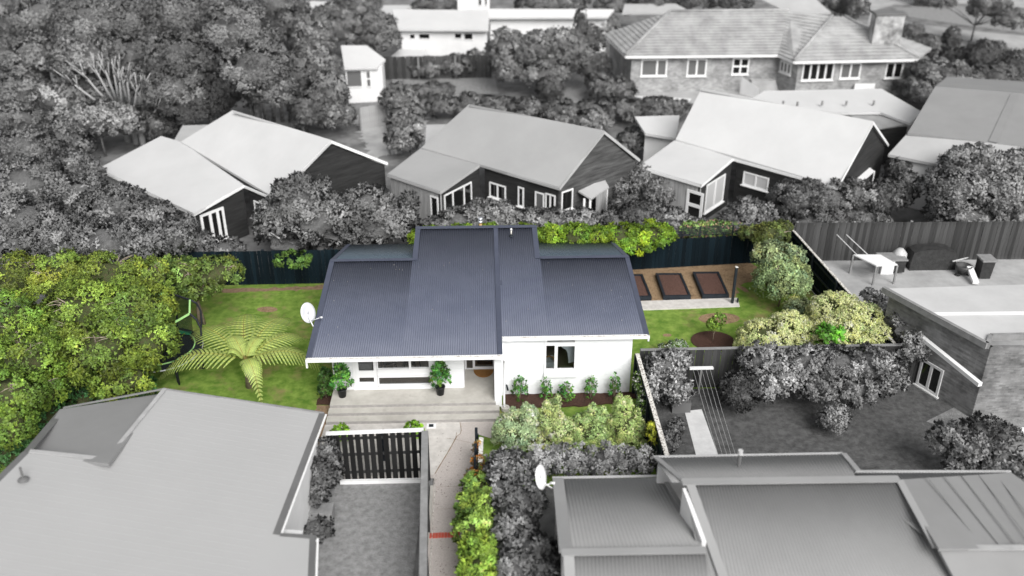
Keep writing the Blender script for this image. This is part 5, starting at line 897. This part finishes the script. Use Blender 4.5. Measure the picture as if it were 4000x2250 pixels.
# --- roof at the lower left
lh = thing('neighbour_house', 'house under the big smooth grey roof at the lower left', 'house', A(300,1300,0)); z1, z2 = 2.7, 3.9
tl, tr2, br1, br2, br3 = A(415,980,z2), A(815,1040,z1), A(700,1345,z1), A(793,1352,z1-.1), A(785,1560,z1-.1); n1, n2, n3 = A(270,1157,z2-.05), A(75,1137,z2-.05), A(-120,1330,z2-.05)
corrugated('roof', tl, n1, br1, tr2, G['rooflight'], lh, pitch=.09, amp=.006, per=4) if False else None
tl, tr2, br1, br2, br3, c9_, n3, n2, n1 = planar([tl, tr2, br1, br2, br3, A(-60,1600,z2-.05), n3, n2, n1])
for q_ in (tl, tr2, br1, br2, br3, n1, n2): print('LL', np.round(q_, 2))
slab('roof', [tl, tr2, br1, br2, br3, c9_, n3, n2, n1], G['roofsmooth'], lh, .1)
slab('lower_roof', [n1-(0,0,.12), n2-(0,0,.12), A(150,1030,3.0), tl-(0,0,.12)], G['roofgrey'], lh, .1)
def edging(a, b, w_, mt, dz=.03, nm='barge_flashing'): return MB().beam(np.array(a)+(0,0,dz), np.array(b)+(0,0,dz), w_, .03).build(nm, G[mt], lh)
edging(tl, n1, .12, 'paving', nm='ridge_cap'); edging(n1, n2, .12, 'paving', .032, 'ridge_cap'); edging(n2+(-.1,0,-.05), n3+(-.1,0,-.05), .2, 'roofdark'); edging(A(160,1028,3.05), n2+(-.12,.05,-.05), .22, 'roofdark', -.02); edging(tl, A(160,1028,3.0), .06, 'roofgrey')
edging(tr2-(.17,0,0), br1-(.17,0,0), .4, 'roofdark', .01, 'gutter'); edging(br1-(.2,0,0), br2, .12, 'roofdark', .012, 'gutter'); edging(br2-(.18,0,0), br3-(.18,0,0), .4, 'roofdark', .01, 'gutter')
edging(tl, tr2, .05, 'mid', .02); edging(tr2+(.06,0,-.04), br1+(.06,0,-.04), .05, 'trim', .0, 'gutter_lip'); edging(br1+(.06,-.08,-.04), br2+(.06,-.08,-.04), .05, 'trim', .0, 'gutter_lip'); edging(br2+(.06,0,-.04), br3+(.06,0,-.04), .05, 'trim', 0, 'gutter_lip')
c_ = A(300,1300,z1)
for a, b in ((tr2,br1),(br1,br2),(br2,br3)):
    a_, b_ = a+(-.4,0,-.2), b+(-.4,0,-.2)
    if a is br1: a_ += (0,.35,0); b_ += (0,.35,0)
    wall(lh, a_, b_, G['wallwhite'])
e_v = unit(br1-tr2); r_v = unit(np.cross(np.cross(tr2-tl, n1-tl), e_v)); r_v *= np.sign(r_v[0])
rib_m = []
for i in range(1, 60):
    o_ = tr2+e_v*(.22*i-1.2); Lr = 9.5
    a_ = o_-r_v*Lr; b_ = o_-r_v*.32
    def inside(p):
        q = [pj_(v) for v in (tl, tr2, br1, br2, br3, c9_, n3, n2, n1)]; x, y = pj_(p); c = False
        for k_ in range(len(q)):
            (x1, y1), (x2, y2) = q[k_], q[(k_+1)%len(q)]
            if (y1 > y) != (y2 > y) and x < (x2-x1)*(y-y1)/(y2-y1)+x1: c = not c
        return c
    def pj_(p): return p[0], p[1]
    run = [a_+(b_-a_)*t for t in np.linspace(0, 1, 60)] + [b_+r_v*1.2]
    keep = [p for p in run if inside(p) and inside(p+r_v*.3) and inside(p-r_v*.12)]
    if len(keep) > 1: MB().beam(keep[0], keep[-1], .028, .010).build('rib', G['roofsmooth'], lh)
d_ = ray(60*K, 1211*K); nn_ = np.cross(tr2-tl, n1-tl); p = EYE+d_*(((tl-EYE)@nn_)/(d_@nn_)); vp2 = gt('vent_pipe', 'thin dark vent pipe with a round boot on the big smooth roof', 'pipe', p); MB().lathe(p, [(.14,.06),(.1,.09),(.04,.12)], 12).build('boot', G['roofdark'], vp2); MB().tube([p+(0,0,.05), p+(.0,.02,.42)], .03, 8).build('pipe', G['roofdark'], vp2)
fd = fence('grey_fence', 'tall dark fence with light slits between its slats, ending the lower left yard', (-4.9,23.05), (-1.95,23.15), 1.8, G['boardblack'], G['tarp'], side=-1, pitch=.2, gap=.045, cap=G['trim'], capw_=.16, th=.02)
MB().box(-4.6,-2.05,22.9,23.0,0,.12).build('kerb_board', G['trim'], fd)
bk = MB().box(-4.85,-2.0,23.26,23.28,.15,1.7); 
fence('grey_fence', 'long dark fence between the lower left yard and the path', (-1.93,23.1), (-1.62,15.8), 1.8, G['boarddark'], G['tarp'], side=-1, cap=G['mid'], capw_=.2)
p = A(795,1290,.4); tag(MB().box(p[0]-.55,p[0]+.5,p[1]-.2,p[1]+.25,0,.55).build('concrete_tub', G['mid']), 'square concrete tub under the dark shrub in the lower left yard', 'tub')
# --- roofs at the lower right
rh = thing('neighbour_house', 'house with ribbed grey roofs along the bottom right', 'house', A(1950,1350,0)); ze, zr, zr2 = 2.5, 3.5, 3.9
def rcor(a, b, c, d, m='roofgrey', nm='roof'): return corrugated(nm, a, b, c, d, G[m], rh, pitch=.09, amp=.009, per=4)
r1a, r1b = A(1412,1392,zr), A(1775,1386,zr); e1a, e1b = A(1390,1206,ze), A(1668,1201,ze)
rcor(e1a, e1b, r1b, r1a); rcor(A(1412,1600,ze+.2), A(1800,1600,ze+.2), r1b, r1a)
r2a, r2b = A(1725,1214,zr2), A(2262,1207,zr2); e2a, e2b = A(1645,1152,3.3), A(2122,1143,3.3); fa, fb2 = A(1850,1560,ze+.3), A(2600,1560,ze+.3)
rcor(e2a, e2b, A(2158,1208,zr2), A(1690,1214,zr2)); rcor(A(1790,1620,2.6), A(2520,1640,2.6), r2b, r2a)
rcor(A(2122,1190,3.55), A(2542,1189,3.0), A(2580,1378,3.55), A(2362,1380,3.55), nm='side_roof'); rcor(A(2262,1207,zr2), A(2262,1207,zr2)+(.4,-.1,-.05), A(2420,1600,3.0), A(2360,1600,3.0)) if False else None
slab('side_roof_sheet', [A(2255,1207,3.83), A(2545,1189,3.2), A(2640,1260,3.3), A(2640,1380,3.6), A(2362,1380,3.6)], G['roofgrey'], rh, .08)
slab('side_roof_sheet', [A(2362,1382,3.58), A(2640,1382,3.58), A(2640,1600,2.6), A(2500,1640,2.6)], G['roofgrey'], rh, .08)
sd0, sd1, sd2, sd3 = A(2290,1205,3.76), A(2545,1192,3.22), A(2640,1378,3.62), A(2375,1378,3.6)
for i in range(1, 6): f_ = i/6; MB().beam(sd0+(sd1-sd0)*f_+(0,0,.02), sd3+(sd2-sd3)*f_+(.5,0,.02), .03, .012).build('roof_seam', G['roofgrey'], rh)
def rb_(a, b, w_, mt='roofflash', nm='flashing', dz=.03): return MB().beam(np.array(a)+(0,0,dz), np.array(b)+(0,0,dz), w_, .03).build(nm, G[mt], rh)
rb_(r1a, r1b, .22, nm='ridge_cap'); rb_(e1a+(0,.08,-.04), e1b+(0,.08,-.04), .07, 'rooflight', 'gutter'); rb_(e2a+(0,.06,-.04), e2b+(0,.06,-.04), .07, 'rooflight', 'gutter'); rb_(r2a-(.1,0,0), r2b, .24, nm='ridge_cap'); rb_(e1a+(.15,0,0), r1a+(.1,0,0), .3, nm='flashing'); rb_(A(1430,1392,zr), A(1440,1600,ze+.2), .25)
rb_(A(2262,1210,zr2), A(2355,1380,3.62), .18); rb_(A(2362,1380,3.62), A(2640,1380,3.62), .16, 'paving', 'ridge_cap'); rb_(e2b, A(2160,1188,3.75), .14, 'paving'); rb_(A(2155,1188,3.6), A(2542,1188,3.15), .06, 'rooflight', 'gutter'); rb_(A(1735,1216,zr2), A(1870,1600,2.7), .22); rb_(e2a+(.05,0,0), A(1720,1212,zr2), .14)
rb_(A(1668,1203,ze+.03), A(1722,1290,3.0), .12, 'paving')
g1_ = A(1717,1228,zr2-.06); g2_ = A(1765,1372,zr-.1); MB().prism([g1_, g2_+(0,0,.12), g2_-(0,0,.5), g1_-(0,0,1.0)], (.1,0,0)).build('gable_wall', G['wallwhite'], rh)
wall(rh, e1a+(.1,-.2,-.15), e1b+(0,-.2,-.15), G['wallwhite']); wall(rh, e2a+(.1,-.2,-.15), e2b+(-.1,-.2,-.15), G['wallwhite']); wall(rh, A(2155,1195,3.2), A(2540,1195,3.0), G['wallwhite']); wall(rh, e1a+(.15,-.1,-.1), r1a+(.15,0,-.15), G['brickdark'])
p = A(1857,1178,3.5); vp3 = gt('vent_pipe', 'short grey vent pipe with a pale boot on the bottom right roof', 'pipe', p); MB().lathe(p-(0,0,.05), [(.17,0),(.12,.05),(.05,.1)], 12).build('boot', G['trim'], vp3); MB().tube([p, p+(0,0,.5)], .05, 8).build('pipe', G['roofdark'], vp3); MB().tube([p+(0,0,.46), p+(0,0,.58)], .07, 8).build('cap', G['metal'], vp3)
dcc = A(1357,1200,3.1); dish('satellite_dish', 'white satellite dish on the near left corner of the bottom right roof', dcc, A(1392,1230,2.6), .34, (.85,-.4,.3), G['trim'], A(1388,1215,2.95))

# ------------------------------------------------------------ grey trees and shrubs round about
def gp_(label, blobs, tone=.1, leaf=.15, cover=1.0, cat='tree', name='tree', bare=0, clip=None, **kw): return plant(name, label, cat, blobs, tone*1.55+.045, leaf, cover, .22, clip, None, bare=bare, **kw)
beh = lambda p: p[:,1] > 33.6-.02*p[:,0]
gp_('dark tree mass in the extreme top left corner of the wood', [(20,50,70,80,5),(10,140,60,60,4)], .1)
gp_('broad crown second from the left at the top of the wood', [(110,60,80,70,6),(90,150,70,60,4.5)], .15)
gp_('pale-topped crown at the top of the wood above the bare-branched tree', [(230,70,95,75,6),(210,150,80,60,5)], .15)
gp_('darker crown in the wood, right behind the bare branches', [(340,60,90,70,6),(330,150,80,60,4.5),(380,215,80,60,3.5)], .11)
gp_('tall central crown of the wood reaching the top edge', [(460,60,100,80,6),(450,150,90,70,5),(440,230,80,60,3.5)], .12)
soft_tree = gp_('large soft crown in the wood with pale slim trunks showing beneath', [(600,100,100,90,6),(560,60,80,60,6),(640,180,90,70,5),(690,230,60,45,4)], .14, stems=4)
gp_('very dark hollow tree in the wood behind the left white roof', [(480,260,90,60,2.6),(560,235,70,60,3)], .055)
gp_('dark pine-like tree standing at the top edge left of the far houses', [(700,25,75,55,5),(740,70,60,45,4.5)], .08)
gp_('pale conifer leaning beside the tiny white cottage', [(790,100,55,60,4.5),(800,170,55,60,3.6),(825,235,50,60,2.6),(840,290,50,35,1.4)], .17, lobe_r=(.2,.32), lobes=2)
gp_('dark conifer below the pale one, at the foot of the wood', [(780,280,55,45,1.8),(750,200,45,70,3)], .09)
gp_('slender grey shrub spike beside the left white roof ridge', [(760,300,18,28,1.4)], .2, name='shrub', cat='shrub')
for i, x in enumerate((655,672,690,712,730)):
    b = A(x, 305, 0); e = b+(random.uniform(-.5,.2), random.uniform(-.3,.3), 3.6)
    MB().tube([b, (b+e)/2+(random.uniform(-.2,.2),0,0), e], [.13,.1,.07], 7).build('trunk', barkg, soft_tree, True)
brushy = gp_('pale brushy tree with bare upswept branches at the left', [(215,215,75,45,3.2),(150,255,70,40,2.8),(270,200,40,45,3.4)], .25, .16, .9, bare=9, lobe_r=(.2,.35))
for (x0_, y0_, z0_, tl_) in ((308,285,1.8,((200,175,5.0),(235,165,5.2),(262,168,5.2),(285,180,5.0),(170,200,4.6),(300,200,4.8))), (330,290,1.8,((318,190,5.0),(300,172,5.3),(345,215,4.4),(360,205,4.4))), (350,310,1.5,((380,232,3.6),(395,225,3.6),(400,265,3.0),(365,225,3.8)))):
    s0_ = A(x0_, y0_, z0_); MB().tube([s0_*[1,1,0], s0_], [.2,.15], 7).build('trunk', baregrey, brushy, True)
    for tx_, ty_, tz_ in tl_:
        e_ = A(tx_, ty_, tz_); m_ = s0_*.45+e_*.55-(0,0,.25); MB().tube([s0_, m_, e_], [.11,.075,.03], 6).build('branch', baregrey, brushy, True)
        for q in range(4):
            f_ = .45+.15*q; p_ = m_*(1-f_)+e_*f_; q_ = p_+(e_-s0_)*.22+np.array((random.uniform(-.5,.5), random.uniform(-.5,.5), random.uniform(.1,.5))); MB().tube([p_, q_], [.045,.02], 5).build('branch', baregrey, brushy, True)
gp_('pale feathery shrub below the bare branches at the left', [(250,300,75,45,2.3),(310,310,50,45,2),(180,300,60,35,2.2)], .24, .16, .9, bare=5, name='shrub', cat='shrub')
gp_('dark undergrowth in the hollow right of the bare branches', [(400,310,50,50,1.6),(410,260,50,50,2.5)], .07, name='shrub', cat='shrub')
gp_('round bushy tree at the left edge under the pale brushy one', [(50,240,80,55,3),(40,310,70,50,2.4)], .14)
gp_('mid grey tree at the left edge, half way down the blurred side', [(60,380,90,55,3),(150,360,80,50,2.6)], .12)
gp_('light crowned tree left of the left white roof', [(70,460,95,55,3.2),(170,440,80,50,2.8)], .15)
gp_('bushy tree filling the space below the left cottage eave', [(290,530,90,60,2.8),(200,500,80,55,2.8),(370,560,80,50,2.4)], .14)
gp_('grey tree at the left edge just above the coloured trees', [(60,565,100,65,3.2),(150,600,90,55,2.8),(30,620,70,40,2.8)], .13, clip=beh)
gp_('grey tree above the coloured trees, right of the left-edge one', [(270,610,90,50,2.7),(360,610,70,45,2.4),(430,600,60,45,2.2)], .14, clip=beh)
gp_('grey leafy shrub before the left cottage side window', [(440,575,50,42,1.8),(490,618,50,32,1.3),(560,630,50,24,1.0)], .14, name='shrub', cat='shrub')
bc = lambda p: p[:,1] > 37.6
gp_('big round tree in front of the left cottage gable', [(760,510,85,65,2.6),(700,560,60,60,1.8),(800,560,85,60,1.9),(720,610,70,40,1.4),(830,610,70,35,1.2)], .14, .17, 1.2, clip=bc, bare=2)
gp_('softer round tree left of the middle cottage corner', [(925,520,65,50,2.2),(950,575,75,45,1.6),(900,610,70,35,1.1),(1000,545,50,40,1.7)], .13, .17, 1.2, clip=bc)
gp_('dark little palm-like shrub against the middle cottage wall', [(1030,510,22,28,1.4)], .07, name='shrub', cat='shrub')
gp_('low grey bushes before the middle cottage corner windows', [(1090,590,60,35,1.3),(1150,560,50,35,1.6)], .14, clip=bc, name='shrub', cat='shrub')
gp_('pale bush under the middle cottage double window', [(1205,540,45,35,1.8),(1250,545,50,38,1.8),(1280,560,40,30,1.5)], .18, clip=bc, name='shrub', cat='shrub')
gp_('low grey hedge before the middle cottage right windows', [(1340,560,55,30,1.4),(1400,562,55,30,1.4),(1460,560,50,30,1.4)], .15, clip=bc, name='hedge', cat='hedge')
gp_('dark round bush between the middle and right cottages', [(1575,520,40,40,1.4),(1620,545,60,35,1.3),(1545,560,50,28,1.1)], .085, clip=bc, name='shrub', cat='shrub')
gp_('pale tall bush beside the porch screen of the middle cottage', [(1610,455,38,40,1.5),(1655,485,40,35,1.2),(1560,480,30,30,1.2)], .17, name='shrub', cat='shrub')
gp_('grey bushes before the front wall of the right cottage', [(1680,555,50,28,1.3),(1750,575,40,22,1.0)], .14, clip=bc, name='shrub', cat='shrub')
gp_('feathery bush under the pale window of the right cottage', [(1880,535,45,34,1.4),(1860,565,60,24,1.0),(1930,545,50,34,1.2)], .15, clip=bc, name='shrub', cat='shrub')
gp_('wide dense bush along the front of the right cottage', [(2010,500,70,42,2.0),(2080,500,70,42,2.0),(2150,495,60,40,2.0),(2050,550,90,30,1.2),(2150,545,80,30,1.2)], .1, clip=bc, name='shrub', cat='shrub')
gp_('dark narrow bush between the right cottage and the two-tone roof', [(2260,430,35,35,1.8),(2225,500,50,45,1.6),(2270,480,40,50,1.8)], .075, name='shrub', cat='shrub')
gp_('large round-crowned tree in front of the two-tone roof at the right', [(2450,420,75,50,3.0),(2400,480,80,55,2.4),(2500,490,80,60,2.2),(2560,430,50,50,2.8),(2430,540,90,40,1.3),(2540,550,60,35,1.2)], .16, .17, 1.2, clip=bc)
gp_('round shrub between the tiny cottage and the vegetable patch', [(1005,255,48,42,1.7),(1010,305,40,30,1.0),(1040,280,30,30,1.2)], .13, .17, name='shrub', cat='shrub')
gp_('pale low shrubs by the shed left of the middle roof', [(1010,355,40,35,1.0),(1050,340,25,30,1.0)], .2, name='shrub', cat='shrub')
gp_('large leafy tree left of the long white house', [(850,75,70,40,3),(940,75,60,45,3),(880,40,50,25,3.5),(960,105,45,35,2.2)], .15)
gp_('thin shrub behind the far houses at the top', [(900,10,55,30,3.5),(830,35,40,25,3)], .12)
gp_('leafy tree in front of the dark doorway house', [(1280,120,55,45,3),(1350,130,60,50,3),(1410,120,60,45,3.2),(1290,175,50,40,1.8),(1370,185,60,40,1.6),(1440,140,50,50,2.6)], .17)
gp_('dark conifer-like tree left of the brick house wall', [(1480,110,40,45,2.8),(1490,165,45,45,1.8),(1460,70,16,45,4)], .065)
gp_('round pale bush beside the brick house roof hip', [(1510,68,48,32,1.8)], .17, name='shrub', cat='shrub')
gp_('small clipped dome bush on the back lawn', [(1382,228,34,32,.9)], .075, .13, 1.5, name='dome_bush', cat='bush')
gp_('dark bush at the corner of the brick house', [(1510,222,32,32,1.0),(1545,225,50,28,.9),(1500,205,25,20,1.2)], .12, .15, name='shrub', cat='shrub')
gp_('clipped hedge running behind the middle and right cottages', [(1110,268,40,24,.9),(1180,262,50,24,.9),(1250,268,50,24,.9),(1330,275,55,24,.9),(1410,282,55,26,.9),(1490,282,55,26,.9),(1570,275,55,26,.9),(1650,275,60,24,.9),(1710,275,30,20,.8)], .11, .16, 1.2, name='hedge', cat='hedge')
gp_('pale spiky shrub behind the middle cottage ridge', [(1490,305,50,22,.9),(1430,298,40,18,.8)], .2, .18, name='shrub', cat='shrub')
gp_('grey shrub beside the white shed between the cottages', [(1610,350,50,28,1.0),(1580,365,30,22,.8)], .13, name='shrub', cat='shrub')
gp_('reedy planting by the carport posts', [(1080,170,50,28,.7),(1150,165,45,32,.8),(1200,155,30,40,.9)], .15, .16, .8, name='shrub', cat='shrub')
gp_('vegetable row left of the leafy tree', [(1090,225,50,12,.4),(1030,235,40,14,.4)], .12, .14, name='vegetables', cat='vegetables')
gp_('shrubs along the top edge between the far roofs', [(1360,8,60,20,2.5),(1560,15,60,22,2.5),(1100,20,60,22,2.5),(1430,5,50,20,2.6)], .13, name='shrub', cat='shrub')
gp_('dark tree row along the top edge behind the brick house', [(1640,5,60,25,3),(1730,0,60,28,3.2),(1830,0,60,26,3.2)], .07)
gp_('dark round tree behind the second hip of the brick house', [(2150,20,35,32,3.0),(2110,15,40,25,2.8)], .1)
gp_('bushes right of the brick house chimney', [(2290,90,35,28,1.6),(2330,120,40,30,1.6),(2290,130,25,30,1.4)], .12, name='shrub', cat='shrub')
gp_('small dark pointed tree right of the brick house', [(2392,105,22,35,2.2),(2400,150,38,35,1.6)], .06)
gp_('large round shrub at the right end of the brick house', [(2370,200,85,45,1.8),(2330,235,50,35,1.2),(2420,225,50,35,1.2)], .15, .16, 1.2, name='shrub', cat='shrub')
gp_('dark spreading tree at the right edge below the road', [(2480,150,60,45,2),(2500,205,60,45,1.6),(2560,180,50,50,1.8)], .08)
gp_('grey trees on the verge at the top right corner', [(2490,20,50,30,3),(2540,50,40,28,2.4),(2360,5,40,14,2.5)], .13)
gp_('low brush at the foot of the two-tone roofed cottage', [(2290,225,40,30,1.0),(2310,190,30,30,1.2)], .07, name='shrub', cat='shrub')
# clothesline yard and lower foreground
fcp = lambda p: p[:,1] < YB-.1
gp_('pale flowering bush hanging over the dark green fence by the clothesline', [(1670,930,50,42,1.3),(1700,980,40,45,1.0),(1640,975,35,50,1.0),(1700,905,35,22,1.5)], .15, .13, 1.3, clip=lambda p: (p[:,1] < YB-.1) & (p[:,0] > XB+.15), name='flowering_bush', cat='bush', flower=((.75,.75,.75), .35), lobe_r=(.2,.32))
gp_('dark round bush at the head of the clothesline yard', [(1862,985,52,48,.9)], .045, .12, 1.4, name='shrub', cat='shrub', clip=fcp)
gp_('wide pale-leaved bush on the dark fence, left part over the clothesline lawn', [(1920,905,60,38,1.5),(1960,950,55,45,1.2),(1925,975,40,25,1.0),(2030,915,60,40,1.5)], .2, .14, 1.4, clip=fcp, name='shrub', cat='shrub', flower=((.5,.5,.5), .2), lobe_r=(.2,.3))
gp_('wide darker-leaved bush on the dark fence, right part near the brick wall', [(2110,920,65,42,1.5),(2190,920,60,45,1.5),(2060,970,60,35,1.0),(2150,975,65,35,1.0),(2230,950,50,40,1.2)], .14, .14, 1.4, clip=fcp, name='shrub', cat='shrub', flower=((.4,.4,.4), .12), lobe_r=(.2,.3))
gp_('grey leaf mass between the cream-flowered shrub and the brick building', [(2215,790,45,40,1.5),(2250,840,50,45,1.5),(2290,880,40,45,1.5),(2200,750,30,20,1.3)], .19, .14, 1.4, clip=lambda p: (p[:,0] > 14.72) | (p[:,1] < YB-.1), name='shrub', cat='shrub', lobe_r=(.2,.3))
gp_('small round pale bush alone on the clothesline lawn', [(2098,1055,36,40,.6)], .2, .1, 1.5, trunk=False, name='shrub', cat='shrub')
gp_('rangy bushes at the lower right beside the ribbed roof', [(2390,1105,50,35,1.4),(2450,1130,50,35,1.4),(2520,1160,50,40,1.3),(2570,1200,50,40,1.2),(2430,1165,50,30,.8)], .17, .15, 1.2, name='shrub', cat='shrub')
gp_('dark hedge plants along the base of the right brick wall', [(2480,1080,50,25,.6),(2530,1100,40,25,.6)], .08, .14, name='shrub', cat='shrub')
gp_('weeds beside the pale yard path', [(1680,1110,30,30,.3),(1700,1075,20,22,.3)], .12, .1, trunk=False, name='weeds', cat='weeds', core_on=False)
frc = lambda p: (p[:,1] < 22.85) & ~pathclip(p)
gp_('grey shrubs in front of the coloured pale ones, above the small ribbed roof', [(1270,1140,50,40,.9),(1350,1145,60,45,.9),(1440,1150,60,45,.9),(1530,1155,60,42,.9),(1610,1160,40,40,.8)], .22, .1, 1.4, clip=lambda p: (p[:,1] < 22.9) & (p[:,1] > 20.5), name='shrub', cat='shrub')
gp_('grey hedge between the green hedge and the ribbed roof, upper part', [(1280,1190,60,50,1.2),(1310,1260,60,55,1.2),(1260,1240,50,60,1.2)], .18, .13, 1.4, clip=lambda p: ~pathclip(p) & (p[:,0] < 1.75), name='hedge', cat='hedge')
gp_('grey hedge between the coloured hedge and the ribbed roof, bottom part', [(1290,1340,60,55,1.2),(1330,1400,70,55,1.2),(1290,1440,60,50,1.2),(1370,1460,50,50,1.0)], .17, .13, 1.4, clip=lambda p: ~pathclip(p) & (p[:,0] < 1.8), name='hedge', cat='hedge')
gp_('dark shrub between the lower left roof and its small lawn', [(815,1140,38,40,1.3),(800,1200,42,45,1.1),(790,1245,35,30,.8),(835,1185,25,45,1.0)], .09, .12, 1.4, name='shrub', cat='shrub', clip=lambda p: p[:,1] < 22.95)
gp_('dark leaves at the foot of the concrete tub', [(790,1330,45,20,.25)], .07, .11, 1.2, trunk=False, name='shrub', cat='shrub')
pp = [Z('A2', x, y, 0) for x, y in ((800,1180),(1130,1120),(1240,1260),(1160,1280))]
fence('grey_fence', 'short pale weathered board fence by the shrubs left of the middle cottage', A(905,330,0), A(975,315,0), 1.5, G['paving'], G['mid'], rails=False)
fence('grey_fence', 'grey paling fence behind the tiny white cottage and the reeds', A(960,200,0), A(1240,195,0), 1.7, G['board'], G['mid'], rails=False, pitch=.3)
print('leaf tris', TRIS[0])
